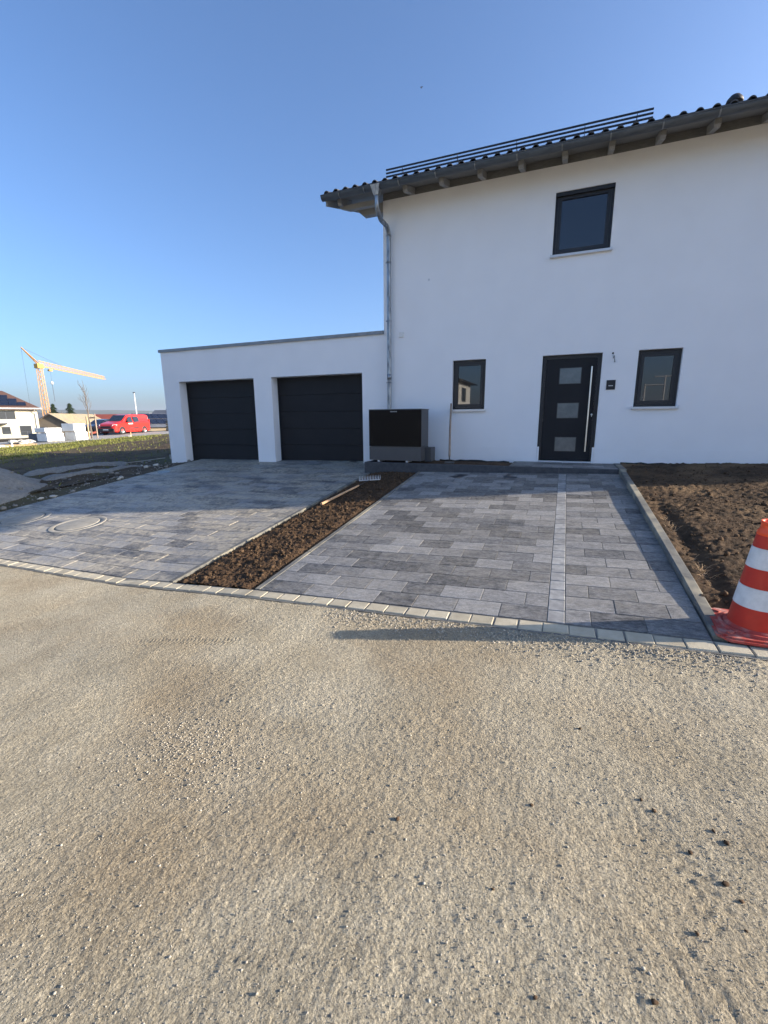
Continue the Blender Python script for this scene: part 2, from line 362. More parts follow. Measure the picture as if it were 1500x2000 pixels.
def tag(o, label=None, cat=None, group=None, kind=None):
    for k, v in (('label', label), ('category', cat), ('group', group), ('kind', kind)):
        if v: o[k] = v
    return o
def thing(name, label, cat, loc=(0, 0, 0), rz=0, group=None):
    o = bpy.data.objects.new(name, None); C.objects.link(o); o.location = loc; o.rotation_euler = (0, 0, rz)
    o.empty_display_size = .2
    if rz == 0: ORG[o.name] = tuple(loc)      # parts are given in world coordinates
    return tag(o, label, cat, group)
def lthing(*a, **k):                           # parts are given in the thing's own coordinates
    o = thing(*a, **k); ORG[o.name] = (0, 0, 0); return o
def link_copy(name, me, parent, loc=(0, 0, 0), mtx=None):
    o = bpy.data.objects.new(name, me); C.objects.link(o); o.parent = parent
    if mtx is not None: o.matrix_local = mtx
    else: o.location = loc
    return o
def sheet(name, xs, ys, zf, m, kind='structure', smooth=True):
    X, Y = np.meshgrid(xs, ys); Z = zf(X, Y); ny, nx = X.shape
    co = np.stack([X, Y, Z], -1).reshape(-1, 3).astype(np.float32)
    i = np.arange(nx*ny).reshape(ny, nx)
    q = np.stack([i[:-1, :-1], i[:-1, 1:], i[1:, 1:], i[1:, :-1]], -1).reshape(-1, 4)
    me = bpy.data.meshes.new(name)
    me.vertices.add(len(co)); me.vertices.foreach_set('co', co.ravel())
    me.loops.add(q.size); me.loops.foreach_set('vertex_index', q.ravel().astype(np.int32))
    me.polygons.add(len(q)); me.polygons.foreach_set('loop_start', np.arange(0, q.size, 4, dtype=np.int32))
    me.polygons.foreach_set('loop_total', np.full(len(q), 4, np.int32))
    me.polygons.foreach_set('use_smooth', np.full(len(q), smooth))
    me.update(calc_edges=True); me.validate(); me.materials.append(m)
    o = bpy.data.objects.new(name, me); C.objects.link(o)
    if kind: o['kind'] = kind
    return o
def steps(*segs):                              # (start, stop, step), ...
    out = []
    for a, b, h in segs: out.append(np.arange(a, b, h))
    out.append([segs[-1][1]]); return np.concatenate(out)
def text_part(txt, size, mtx, m, name, parent):
    cu = bpy.data.curves.new(name, 'FONT'); cu.body = txt; cu.size = size; cu.align_x = 'CENTER'; cu.align_y = 'CENTER'; cu.extrude = .0015
    t = bpy.data.objects.new(name, cu)
    C.objects.link(t); dg = bpy.context.evaluated_depsgraph_get(); dg.update()
    me = bpy.data.meshes.new_from_object(t.evaluated_get(dg)); bpy.data.objects.remove(t)
    me.materials.clear(); me.materials.append(m)
    o = bpy.data.objects.new(name, me); C.objects.link(o); o.parent = parent; o.matrix_local = mtx; return o

# ================================================================== GROUND
def base_h(X, Y):
    near = G(X, Y) - .12
    w = sm((X+12.5)/2.2)*sm((2.5-Y)/1.5)
    z = T(X, Y)*(1-w) + near*w
    inroad = sm((-6.3-Y)/.5)
    z = z*(1-inroad) + (G(np.clip(X, -12, 4), -6.72)-.14)*inroad*(1-sm((-30-X)/20)) + inroad*sm((-30-X)/20)*z
    patch = sm((X+31.5)/.5)*sm((-9.9-X)/.5)*sm((Y+7)/.3)*sm((30-Y)/2)   # lies under the detailed turf
    street = sm((X+44)/1)*sm((-30-X)/1)*sm((Y+12)/1)*sm((80-Y)/4)
    return z - .10*np.maximum(patch, street)
gx = np.concatenate([-np.geomspace(5000, 62, 26), np.arange(-60, 14, .5), np.geomspace(15, 3000, 22)])
gy = np.concatenate([-np.geomspace(3000, 22, 20), np.arange(-20, 40, .5), np.geomspace(41, 5000, 26)])
sheet('ground', gx, gy, base_h, M['earth'])

# gravel road in front ------------------------------------------------
def tread(X, Y, cx, cy, ang, L, Wd, pitch, amp):
    ca, sa = math.cos(ang), math.sin(ang)
    a = (X-cx)*ca+(Y-cy)*sa; b = -(X-cx)*sa+(Y-cy)*ca
    m = sm((L/2-np.abs(a))/.04)*sm((Wd/2-np.abs(b))/.02)
    return amp*m*np.sin(2*np.pi*(a+.25*np.abs(b))/pitch)
def road_h(X, Y):
    z = G(X, np.full_like(X, -6.72)) - .012
    z = z + .007*fbm(X*.9, Y*.9, 5, 2)
    near = sm((Y+14)/2)
    rough = .55+.45*sm(fbm(X*.7, Y*.7, 41, 2)+.5)
    h = .0020*fbm(X*5, Y*5, 9, 3, .5) + .0016*rough*fbm(X*24, Y*24, 13, 2, .6) + .0034*(.4+.6*rough)*np.clip(fbm(X*50, Y*46, 21, 2, .8), -.35, .9)
    # scuffed grooves lower right
    w = sm((X-.2)/.5)*sm((-7.9-Y)/.3)*sm((1.5-X)/.3)
    t = X*7.0+Y*2.2+.5*fbm(X*3, Y*3, 33, 2); gl = np.clip(1-np.abs(perlin(t, Y*1.0, 51))*9, 0, 1)
    h = h - w*.0045*gl*sm(fbm(X*2.4, Y*2.4, 61, 2)*3-.2)
    for a in ((-.48, -9.12, .35, .34, .045, .017, .0022), (-.62, -8.42, .25, .38, .04, .016, .002), (-.38, -8.34, .2, .22, .04, .016, .002),
              (.05, -8.05, .3, .3, .1, .022, .002), (-2.4, -7.6, .3, .9, .14, .03, .003), (.75, -8.45, 1.9, .35, .10, .05, .004)):
        h = h + tread(X, Y, *a)
    # broad wheel ruts along the road
    z = z - .012*np.exp(-((Y+8.35+.06*X)/.22)**2) - .010*np.exp(-((Y+7.35+.03*X)/.18)**2)
    z = z + .010*sm((Y+7.05)/.3)*np.abs(fbm(X*22, Y*22, 71, 2))*sm((X+1.2)/1.2)
    return z + h*near
sheet('gravel_road', steps((-60, -14, 2), (-14, -7, .12), (-7, -3, .022), (-3, 1.9, .0095), (1.9, 4, .04), (4, 40, 1.5)),
      steps((-16, -9.7, .35), (-9.7, -7.3, .0085), (-7.3, -6.7, .011)), road_h, M['gravel'])

def scatter(name, pts, rs, hf, m, kind='stuff', sub=0, fl=.6, sink=.15, label=None, seed=1, stretch=1.3):
    V, F = ICO[sub]; V = np.array(V); F = np.array(F); n = len(pts); rg = np.random.default_rng(seed)
    jit = 1+rg.uniform(-.3, .3, (n, len(V), 1)); ang = rg.uniform(0, 6.28, n)
    sc = np.stack([rg.uniform(.8, stretch, n), rg.uniform(.7, 1.0, n), rg.uniform(fl*.7, fl*1.3, n)], -1)
    P = V[None]*jit*sc[:, None, :]*rs[:, None, None]
    ca, sa = np.cos(ang)[:, None], np.sin(ang)[:, None]
    Q = np.stack([P[..., 0]*ca-P[..., 1]*sa, P[..., 0]*sa+P[..., 1]*ca, P[..., 2]], -1)
    z = hf(pts[:, 0], pts[:, 1]) + rs*fl*(1-2*sink)
    Q[..., 0] += pts[:, 0, None]; Q[..., 1] += pts[:, 1, None]; Q[..., 2] += z[:, None]
    co = Q.reshape(-1, 3).astype(np.float32); fa = (F[None]+(np.arange(n)*len(V))[:, None, None]).reshape(-1, 3)
    me = bpy.data.meshes.new(name); me.vertices.add(len(co)); me.vertices.foreach_set('co', co.ravel())
    me.loops.add(fa.size); me.loops.foreach_set('vertex_index', fa.ravel().astype(np.int32))
    me.polygons.add(len(fa)); me.polygons.foreach_set('loop_start', np.arange(0, fa.size, 3, dtype=np.int32)); me.polygons.foreach_set('loop_total', np.full(len(fa), 3, np.int32))
    me.update(calc_edges=True); me.materials.append(m)
    o = bpy.data.objects.new(name, me); C.objects.link(o); tag(o, label, kind=kind); return o
def uni(n, x0, x1, y0, y1, seed):
    rg = np.random.default_rng(seed); return np.stack([rg.uniform(x0, x1, n), rg.uniform(y0, y1, n)], -1)
p1 = np.concatenate([uni(13000, -4.5, 1.7, -9.45, -6.75, 1), uni(27000, -1.9, 1.6, -9.5, -7.3, 77)]); r1 = np.clip(np.random.default_rng(2).pareto(3.6, 40000)*.0010+.0014, 0, .0052)
rg = np.random.default_rng(5); p2 = np.stack([-1.45+rg.normal(0, .20, 700), -8.50+rg.normal(0, .13, 700)], -1); r2 = rg.uniform(.0022, .0052, 700)
p3 = np.stack([rg.uniform(-1.6, 1.4, 2600), -6.74-np.abs(rg.normal(0, .14, 2600))], -1); r3 = rg.uniform(.0025, .0075, 2600)
pp = np.concatenate([p1, p2, p3]); rs_ = np.clip(np.concatenate([r1, r2, r3]), 0, .014)
scatter('road_pebbles', pp, rs_, road_h, M['pebble'], label='small pale pebbles strewn over the gravel road', seed=3)

# dirt crumbs by the cone
pc = np.array([(.62, -8.13), (.66, -8.17), (.85, -8.20), (.88, -8.24), (.83, -8.41), (.86, -8.46), (.90, -8.60), (.70, -8.62), (.84, -8.56), (.66, -8.9), (.93, -8.82), (1.0, -8.75),
               (.25, -8.95), (.1, -8.7), (-.3, -8.55), (.75, -8.32), (.98, -8.5), (.55, -8.85), (.2, -8.3), (.4, -7.75)])
scatter('soil_crumbs', pc, np.random.default_rng(8).uniform(.005, .0095, len(pc)), road_h, M['clod'], label='dark crumbs of soil dropped on the gravel road', sub=1, seed=4)

# kerb row of pale setts ---------------------------------------------
KP = .182
def tilt_matrix(x, y, dz=0, jitter=0, rz=0):
    e = .05
    gx_ = float(G(np.array(x+e), np.array(y))-G(np.array(x-e), np.array(y)))/(2*e); gy_ = float(G(np.array(x), np.array(y+e))-G(np.array(x), np.array(y-e)))/(2*e)
    if y < -6.6: gy_ = float(G(np.array(x), np.array(-6.5))-G(np.array(x), np.array(-6.6)))/.1*.5
    nrm = Vector((-gx_+random.uniform(-jitter, jitter), -gy_+random.uniform(-jitter, jitter), 1)).normalized()
    ax = Vector((1, 0, 0)); ax = (ax-nrm*ax.dot(nrm)).normalized(); ay = nrm.cross(ax)
    m = Matrix((ax, ay, nrm)).transposed().to_4x4()
    if rz: m = m @ Matrix.Rotation(rz, 4, 'Z')
    m.translation = Vector((x, y, float(G(np.array(x), np.array(y)))+dz)); return m
kerb = sheet('kerb', steps((-14, 4.2, .2)), np.array([-6.73, -6.57]), lambda X, Y: G(X, Y)-.007, M['joint'])
kms = []
for k in range(5):
    w = KP-.010; b = MB(); rg2 = random.Random(k)
    j = lambda a=.004: rg2.uniform(-a, a)
    x0, x1, y0, y1, z1, c = -w/2+j(), w/2+j(), -.066+j(), .066+j(.002), 0, .006
    vs = [(x0, y0, -.1), (x1, y0, -.1), (x1, y1, -.1), (x0, y1, -.1), (x0, y0, -c), (x1, y0+j(), -c), (x1, y1, -c), (x0, y1, -c),
          (x0+c+j(.002), y0+c, j(.002)), (x1-c, y0+c, j(.002)), (x1-c, y1-c*.6, j(.002)), (x0+c, y1-c*.6, j(.002))]
    fs = [(3, 2, 1, 0), (8, 9, 10, 11)]
    for i in range(4):
        q = (i+1) % 4; fs += [(i, q, q+4, i+4), (i+4, q+4, q+8, i+8)]
    kms.append(b.add(vs, fs).mesh('kerb_stone', M['kerb_light']))
for i in range(-66, 18):
    x = -.28 + i*KP
    link_copy('kerb_stone', random.choice(kms), kerb, mtx=tilt_matrix(x, -6.645, .000+random.uniform(-.002, .002), .012, random.uniform(-.02, .02)))

# paved areas ----------------------------------------------------------
PL, PR_ = .366, .2295
_pm = {}
def paver_mesh(w, d, m):
    k = (round(w, 3), round(d, 3), m.name)
    if k not in _pm:
        b = MB(); b.cbox(-w/2, w/2, -d/2, d/2, -.06, 0, .0022); _pm[k] = b.mesh('paver', m)
    return _pm[k]
GAPJ = .005
def lay(parent, x0, x1, y_front, y_back, m, anchor, limit=10**6, odd=0):
    """running bond; x measured from anchor edge; returns list of (x, y, w, d)"""
    out = []; row = 0; y = y_front
    while y < y_back-.03:
        d = min(PR_, y_back-y); yc = y+d/2
        o = (PL/2 if (row+odd) % 2 else 0)
        if anchor == 'l':
            xs = [x0]; x = x0+(o or PL)
            while x < x1-.04: xs.append(x); x += PL
            xs.append(x1)
        else:
            xs = [x1]; x = x1-(o or PL)
            while x > x0+.04: xs.append(x); x -= PL
            xs.append(x0); xs = xs[::-1]
        for a, b in zip(xs[:-1], xs[1:]):
            out.append(((a+b)/2, yc, round(b-a-GAPJ, 3), d-GAPJ))
        y += PR_; row += 1
    return out
def put_pavers(lst, parent, m, limit=300, avoid=None):
    cx, cy = .2095, -9.94
    lst = sorted(lst, key=lambda q: (q[0]-cx)**2+(q[1]-cy)**2)
    if avoid: lst = [q for q in lst if not avoid(q[0], q[1])]
    for (x, y, w, d) in lst[:limit]:
        link_copy('paver', paver_mesh(w, d, m), parent, mtx=tilt_matrix(x, y, random.uniform(-.0012, .0012), .0035))
    if lst[limit:]:
        b = MB()
        for (x, y, w, d) in lst[limit:]:
            t = MB().cbox(-w/2, w/2, -d/2, d/2, -.06, 0, .0022); mt = tilt_matrix(x, y, random.uniform(-.0012, .0012), .0035)
            b.add([mt @ Vector(v) for v in t.v], t.f)
        o = b.part('far_pavers', m, parent); o['kind'] = 'stuff'
YF = -6.567
ent = sheet('entrance_paving', steps((-2.50, 1.26, .2)), steps((YF, -1.10, .25)), lambda X, Y: G(X, Y)-.006, M['joint'])
BL, BR = .200, .330       # light band
rp = lay(ent, -2.495, BL, YF, -1.115, M['paver'], 'r', odd=0) + lay(ent, BR, 1.255, YF, -1.115, M['paver'], 'l', odd=1)
put_pavers(rp, ent, M['paver'], limit=290)
bm_ = MB().cbox(-.0625, .0625, -.0905, .0905, -.06, 0, .004).mesh('band_stone', M['band'])
y = YF+.093
while y < -1.16:
    link_copy('band_stone', bm_, ent, mtx=tilt_matrix((BL+BR)/2, y, .001, .004)); y += .187
dr = sheet('garage_driveway', steps((-9.80, -3.72, .3)), steps((YF, .30, .25)), lambda X, Y: G(X, Y)-.006, M['joint'])
MH = [(-7.22, -5.22), (-8.72, -5.20)]
covered = lambda x, y: any(math.hypot(x-a, y-b) < .30 for a, b in MH)
lp = lay(dr, -9.78, -3.735, YF, .28, M['paver_dusty'], 'r')
lp = [q for q in lp if not (q[1] > -.02 and not (-10.1 < q[0] < -7.5 or -6.93 < q[0] < -4.33))]
put_pavers(lp, dr, M['paver_dusty'], limit=299, avoid=covered)
for i, (mx_, my_) in enumerate(MH):
    z = float(G(np.array(mx_), np.array(my_)))
    t = thing('manhole_cover', ['round concrete manhole cover in the paving, the one nearer the soil bed', 'round concrete manhole cover in the paving, half cut off at the left frame edge'][i], 'manhole cover', (mx_, my_, z), group='concrete manhole covers in the driveway')
    mt = tilt_matrix(mx_, my_)
    def tl(b):
        b.v = [tuple(mt @ Vector(v)) for v in b.v]; return b
    tl(MB().lathe([(.42, -.05), (.42, .006), (.405, .007), (.340, .006), (.335, .001), (.335, -.04)], 48)).part('frame_ring', M['manhole'], t)
    tl(MB().lathe([(.335, -.02), (.335, .000), (.318, .000), (.318, -.02)], 48)).part('iron_rim', M['iron'], t)
    tl(MB().lathe([(.316, -.03), (.316, .007), (.30, .010), (.0, .010)], 48)).part('cover_plate', M['manhole'], t)

# edging strips beside the bed
def edging(x, w, y0, y1, L, name, label, dz, m):
    t = sheet(name, np.array([x, x+w]), steps((y0, y1, .3)), lambda X, Y: G(X, Y)+dz-.03, M['joint']); t['label'] = label; y = y0
    me = MB().cbox(-w/2, w/2, -L/2+.002, L/2-.002, -.12, 0, .003).mesh('edging_stone', m)
    while y < y1-.02:
        l_ = min(L, y1-y)
        if l_ > L-.01: link_copy('edging_stone', me, t, mtx=tilt_matrix(x+w/2, y+L/2, dz, .003))
        else: link_copy('edging_stone', MB().cbox(-w/2, w/2, -l_/2+.002, l_/2, -.12, 0, .003).mesh('edging_stone', m), t, mtx=tilt_matrix(x+w/2, y+l_/2, dz, .002))
        y += L
    return t
edging(-3.732, .06, YF, -1.1, .99, 'edging', 'straight concrete edging strip', .004, M['kerb_conc'])
edging(-2.560, .06, YF, -1.12, .99, 'edging', 'straight concrete edging strip', .004, M['kerb_conc'])

# soil bed between the two paved areas -----------------------------------
def bed_h(X, Y):
    e = sm(np.minimum(X+3.66, -2.56-X)/.14)
    m = .030*e + .018*e*fbm(X*2, Y*2, 3, 2)
    lump = .028*np.abs(fbm(X*9, Y*9, 7, 3, .6))+.012*fbm(X*24, Y*24, 11, 2)
    furrow = -.03*np.exp(-((Y+3.75+.1*np.sin(X*5))/.05)**2) - .025*np.exp(-((Y+4.75)/.05)**2) - .02*np.exp(-((Y+3.1)/.06)**2)
    return G(X, Y) - .035 + m + (lump+furrow)*(.35+.65*e)
sheet('soil_bed', steps((-3.675, -2.555, .016)), steps((-6.57, -1.1, .018)), bed_h, M['soil'])
n = 4200; q = uni(n, -3.62, -2.60, -6.54, -1.2, 21); rr_ = np.random.default_rng(22).pareto(2.8, n)*.005+.005
scatter('soil_clods', q, np.clip(rr_, 0, .028), bed_h, M['clod'], sub=1, fl=.8, sink=.2, label='brown soil clods lying in the narrow bed', seed=6)

# bare garden plot on the right
def plot_h(X, Y):
    z = G(X, Y)
    z = z + .02 + .03*fbm(X*.8, Y*.8, 15, 2) + .020*np.abs(fbm(X*7, Y*7, 17, 3, .65)) + .012*fbm(X*19, Y*19, 19, 2)*sm((4-X)/1)
    z = z + .022*np.exp(-((X-1.75-.08*(Y+4))/.25)**2)*sm((-3-Y)/1.5) - .035*np.exp(-((X-1.50)/.07)**2)*sm((-2.6-Y)/1)
    z = z + np.clip((Y+1.1)*-.03, -.05, 0)
    k = sm((-5.95-Y)/.12)*sm((2.0-X)/.15)
    return z*(1-k)+(G(X, Y)-.035)*k
sheet('garden_soil', steps((1.33, 3.9, .022), (3.9, 14, .25)), steps((-6.62, -3, .022), (-3, -.05, .035)), plot_h, M['soil2'])
q = uni(3600, 1.42, 3.9, -6.5, -.4, 31); q = q[~((q[:, 0] < 1.95) & (q[:, 1] < -6.0))]; n = len(q); rr_ = np.random.default_rng(32).pareto(2.8, n)*.005+.005
scatter('plot_clods', q, np.clip(rr_, 0, .03), plot_h, M['clod'], sub=0, fl=.8, sink=.2, label='brown soil clods on the bare garden plot', seed=9)
# dry weeds along the kerb
b = MB(); rw = random.Random(4)
for i in range(90):
    cy = rw.choice([-4.2, -5.3, -5.45, -5.5, -3.9])+rw.gauss(0, .08); cx = 1.44+rw.gauss(0, .03)+(-cy-4)*.01; z = float(plot_h(np.array(cx), np.array(cy)))
    a = rw.uniform(0, 6.28); L = rw.uniform(.04, .12); d = Vector((math.cos(a), math.sin(a), rw.uniform(.2, 1.2))).normalized()*L
    b.tube([(cx, cy, z), Vector((cx, cy, z))+d*.6, Vector((cx, cy, z))+d+Vector((0, 0, -L*.15))], [.0012, .001, .0005], 3, cap=False)
tag(b.part('dry_weeds', M['stake']), 'dry straw coloured weeds beside the concrete kerb', kind='stuff')

# raised concrete kerb to the right of the entrance paving
sk = thing('side_kerb', 'raised grey concrete kerb between entrance paving and bare garden soil', 'kerb', (1.30, -6.5, -.60))
yy = -1.13; k = 0
while yy > -6.5:
    L = .90; y2 = max(yy-L, -6.53)
    def kx(y): return 1.205+.0125*(-y-1.1)
    def kz(y): return float(G(np.array(1.25), np.array(y)))+float(np.interp(y, [-6.5, -5.6, -3, -1.1], [.018, .05, .085, .085]))
    b = MB(); w = .088; jx = random.uniform(-.002, .002)
    a0, a1 = kx(yy)+jx, kx(y2)+jx; z0, z1 = kz(yy), kz(y2); c = .012
    vs = []
    for (x, y, z) in ((a0, yy-.002, z0), (a1, y2+.002, z1)):
        vs += [(x, y, z-.25), (x, y, z-c), (x+c, y, z), (x+w-c*.5, y, z), (x+w, y, z-c*.5), (x+w, y, z-.25)]
    b.add(vs, [(0, 1, 2, 3, 4, 5), (11, 10, 9, 8, 7, 6)]+[(i, i+6, (i+1) % 6+6, (i+1) % 6) for i in range(6)])
    b.part('kerb_stone', M['kerb_conc'], sk); yy = y2; k += 1

# step platform along the facade
pf = thing('step_platform', 'low raised platform in front of the facade with dark edge stones', 'platform', (-1.3, -1.1, -.2))
x = -3.80; k = 0
while x < 1.19:
    x2 = min(x+1.0, 1.20); zb = float(G(np.array((x+x2)/2), np.array(-1.1)))-.12
    b = MB(); b.cbox(x+.0015, x2-.0015, -1.11, -1.03, zb, -.028-.002*(k % 2), .005); b.part('edge_stone', M['granite_dark'], pf); x = x2; k += 1
b = MB(); b.cbox(-3.80, -3.73, -1.029, -.02, -.5, -.03, .005); b.part('edge_stone', M['granite_dark'], pf)
b = MB(); b.cbox(1.205, 1.32, -1.13, -.03, -.4, -.012, .006); b.part('edge_stone', M['kerb_conc'], pf)
b = MB(); b.box(-3.73, 1.2, -1.03, -.005, -.4, -.075); b.part('fill', M['greystone'], pf)
b = MB(); b.box(-.72, -.66, -1.03, -.01, -.3, -.030); b.part('edge_stone', M['kerb_conc'], pf)
dx = [(-.655, .366), (-.289, .366), (.077, .366), (.443, .366), (.809, .39)]
for r_ in range(4):
    ys = -1.025+.2525*r_
    off = -.183 if r_ % 2 else 0
    xs = [-.655]+[v for v in [-.655+.366*i+off for i in range(1, 7)] if -.60 < v < 1.15]+[1.2]
    for a, c_ in zip(xs[:-1], xs[1:]):
        MB().cbox(a+.002, c_-.002, ys+.002, ys+.2505, -.075, -.026+random.uniform(-.001, .001), .003).part('paver', M['paver'], pf)
def plf(X, Y): return -.062 + .016*np.abs(fbm(X*9, Y*9, 5, 3)) + .045*np.exp(-((X+1.05)/.22)**2-((Y+.55)/.25)**2)
b = sheet('backfill', steps((-3.72, -.73, .03)), steps((-1.025, -.012, .03)), plf, M['soil'], kind=None); b.parent = pf
b.location = (1.3, 1.1, .2)
# black drainage membrane against the wall
b = MB(); rw = random.Random(9)
def membrane(x0, x1, zt):
    v = []; xs = np.arange(x0, x1, .12); top = [zt+rw.uniform(-.012, .012) for _ in xs]
    for x, t in zip(xs, top): v += [(x, -.022-rw.uniform(0, .012), -.35), (x, -.020-rw.uniform(0, .012), t), (x, -.006, t-.004), (x, -.006, -.35)]
    n = len(xs); fs = []
    for i in range(n-1):
        for k in range(3): fs.append((i*4+k, i*4+4+k, i*4+5+k, i*4+1+k))
    return MB().add(v, fs)
tag(membrane(1.33, 9.55, .012).part('drainage_membrane', M['membrane']), 'black drainage membrane along the foot of the wall beside the garden plot', 'membrane')
tag(membrane(-2.38, -.73, -.03).part('drainage_membrane', M['membrane']), 'black drainage membrane along the foot of the wall left of the front door', 'membrane')

# ================================================================== HOUSE
H = thing('house', 'white rendered two storey house with dark tiled eave, anthracite front door and windows', 'house', (-3.756, 0, -.2))
HX0, HX1, HD = -3.756, 9.55, 7.4
WT = 5.62
def holed_wall(x0, x1, z0, z1, holes, depth, y=0.0):
    xs = sorted({x0, x1, *[h[0] for h in holes], *[h[1] for h in holes]}); zs = sorted({z0, z1, *[h[2] for h in holes], *[h[3] for h in holes]})
    b = MB()
    for a, c in zip(xs[:-1], xs[1:]):
        for d, e in zip(zs[:-1], zs[1:]):
            mx_, mz = (a+c)/2, (d+e)/2
            if any(h[0] < mx_ < h[1] and h[2] < mz < h[3] for h in holes): continue
            b.add([(a, y, d), (c, y, d), (c, y, e), (a, y, e)], [(0, 1, 2, 3)])
    for h in holes:
        p = [(h[0], h[2]), (h[1], h[2]), (h[1], h[3]), (h[0], h[3])]
        for i in range(4):
            q, r_ = p[i], p[(i+1) % 4]
            b.add([(q[0], y, q[1]), (r_[0], y, r_[1]), (r_[0], y+depth, r_[1]), (q[0], y+depth, q[1])], [(0, 1, 2, 3)])
    return b
WIN = [(-2.133, -1.413, 1.087, 2.134), (1.451, 2.168, 1.087, 2.137), (-.219, .795, 3.973, 5.064), (3.78, 4.5, 1.087, 2.137)]
DOOR = (-.272, .836, -.03, 2.13)
holes = WIN+[DOOR]
b = holed_wall(HX0, HX1, -.5, 5.517, holes, .14)
TP = math.tan(R(17)); RY = 3.7; RZ = WT+.05+TP*RY
b.add([(HX0, 0, -.5), (HX0, 0, WT), (HX0, RY, WT+TP*RY), (HX0, HD, WT), (HX0, HD, -.5)], [(0, 1, 2, 3, 4)])
b.add([(HX1, 0, -.5), (HX1, 0, WT), (HX1, RY, WT+TP*RY), (HX1, HD, WT), (HX1, HD, -.5)], [(0, 1, 2, 3, 4)])
b.add([(HX0, HD, -.5), (HX1, HD, -.5), (HX1, HD, WT), (HX0, HD, WT)], [(0, 1, 2, 3)])
b.part('wall', M['render'], H)
b = MB()                                            # base render, 4 mm proud
for a, c in ((-2.45, -.276), (.84, 9.55)): b.box(a, c, -.004, .001, -.02, .27)
b.box(-.268, -.232, -.0035, .085, -.02, .29); b.box(.796, .832, -.0035, .085, -.02, .29)
b.part('base_render', M['render_base'], H)
def window(x0, x1, z0, z1, swing_top=.05):
    fr = MB(); y = .085; w = .050
    fr.box(x0+.002, x0+w, y, .139, z0, z1-.002); fr.box(x1-w, x1-.002, y, .139, z0, z1-.002); fr.box(x0+w, x1-w, y, .139, z1-w, z1-.002); fr.box(x0+w, x1-w, y, .139, z0+.002, z0+w)
    o = fr.part('window', M['anthracite'], H)
    s_ = MB(); a0, a1, b0, b1 = x0+w+.004, x1-w-.004, z0+w+.004, z1-w-.004; t = .062; y = .072
    s_.box(a0, a0+t, y, .12, b0, b1); s_.box(a1-t, a1, y, .12, b0, b1); s_.box(a0+t, a1-t, y, .12, b1-t, b1); s_.box(a0+t, a1-t, y, .12, b0, b0+t)
    s_.part('sash', M['anthracite'], o)
    MB().box(a0+t-.004, a1-t+.004, .100, .112, b0+t-.004, b1-t+.004).part('pane', M['glass'], o)
    b = MB(); b.box(x0-.025, x1+.025, -.055, .084, z0-.022, z0-.002); b.box(x0-.025, x1+.025, -.060, -.0555, z0-.045, z0-.002)
    b.box(x0-.032, x0-.0255, -.061, .02, z0-.046, z0+.012); b.box(x1+.0255, x1+.032, -.061, .02, z0-.046, z0+.012)
    b.part('sill', M['sill'], o)
    return o
for w_ in WIN: window(*w_)
# upper window roller shutter box
MB().box(-.217, .793, .02, .084, 5.0, 5.062).part('shutter_box', M['anthracite'], H)
# front door
x0, x1, z0, z1 = DOOR
fr = MB(); fr.box(x0+.002, x0+.075, .088, .139, .002, z1-.002); fr.box(x1-.075, x1-.002, .088, .139, .002, z1-.002); fr.box(x0+.075, x1-.075, .088, .139, z1-.075, z1-.002)
door = fr.part('door', M['anthracite'], H)
MB().box(x0+.079, x1-.079, .080, .13, .018, z1-.079).part('leaf', M['garage_door'], door)
MB().box(x0, x1, .0, .135, -.028, .0).part('threshold', M['sill'], door)
for za, zb in ((1.571, 1.871), (.887, 1.181), (.207, .489)):
    b = MB(); b.box(.065, .490, .0765, .0795, za-.012, zb+.012); b.part('pane_frame', M['steel'] if 0 else M['anthracite'], door)
    MB().box(.080, .476, .071, .0775, za, zb).part('glass_pane', M['frost'], door)
hb = MB(); hb.tube([(.665, .028, .205), (.665, .028, 1.884)], .0155, 12)
hd = hb.part('handle', M['steel'], door)
for z in (.40, 1.69):
    b = MB(); b.tube([(.665, .028, z), (.665, .082, z)], .009, 8); b.part('handle_bracket', M['steel'], hd)
b = MB(); b.lathe([(.0, -.004), (.022, -.004), (.022, .004)], 16, (.735, .078, .95), 'y'); b.box(.729, .741, .068, .078, .905, .955); b.part('lock', M['steel'], door)
# soffit, rafters, purlins
EX0, EX1 = -4.78, 10.25
b = MB()
n_b = 6
for i in range(n_b):
    y0_, y1_ = -.70+i*.118, -.70+(i+1)*.118-.004
    z0_, z1_ = 5.645+TP*y0_, 5.645+TP*y1_
    bb = MB(); bb.add([(EX0, y0_, z0_), (EX1, y0_, z0_), (EX1, y1_, z1_), (EX0, y1_, z1_), (EX0, y0_, z0_+.02), (EX1, y0_, z0_+.02), (EX1, y1_, z1_+.02), (EX0, y1_, z1_+.02)],
                      [(0, 3, 2, 1), (4, 5, 6, 7), (0, 1, 5, 4), (3, 7, 6, 2), (0, 4, 7, 3), (1, 2, 6, 5)])
    bb.part('soffit_board', M['wood_soffit'], H)
MB().box(HX0+.001, HX1-.001, -.003, .03, 5.518, 5.66).part('infill_board', M['wood_soffit'], H)
x = -3.07-.745
rafx = []
while x < 9.6:
    rafx.append(x); x += .745
rafx = [-4.55]+rafx[1:]
for x in rafx:
    b = MB(); ye = -.52
    prof = [(-.004, 5.515), (ye+.05, 5.515+TP*(ye+.05)), (ye, 5.515+TP*ye+.05), (ye, 5.64+TP*ye), (-.004, 5.64)]
    b.prism([(x-.045, y_, z_) for y_, z_ in prof], (.09, 0, 0)); b.part('rafter', M['wood_grey'], H)
def purlin(y0_, y1_, zb, zt, xe):
    b = MB(); b.prism([(HX0, y0_, zb), (xe+.20, y0_, zb), (xe, y0_, zt-.03), (xe, y0_, zt), (HX0, y0_, zt)], (0, y1_-y0_, 0)); return b
purlin(.0, .14, 5.30, 5.50, -4.42).part('purlin', M['wood_grey'], H)
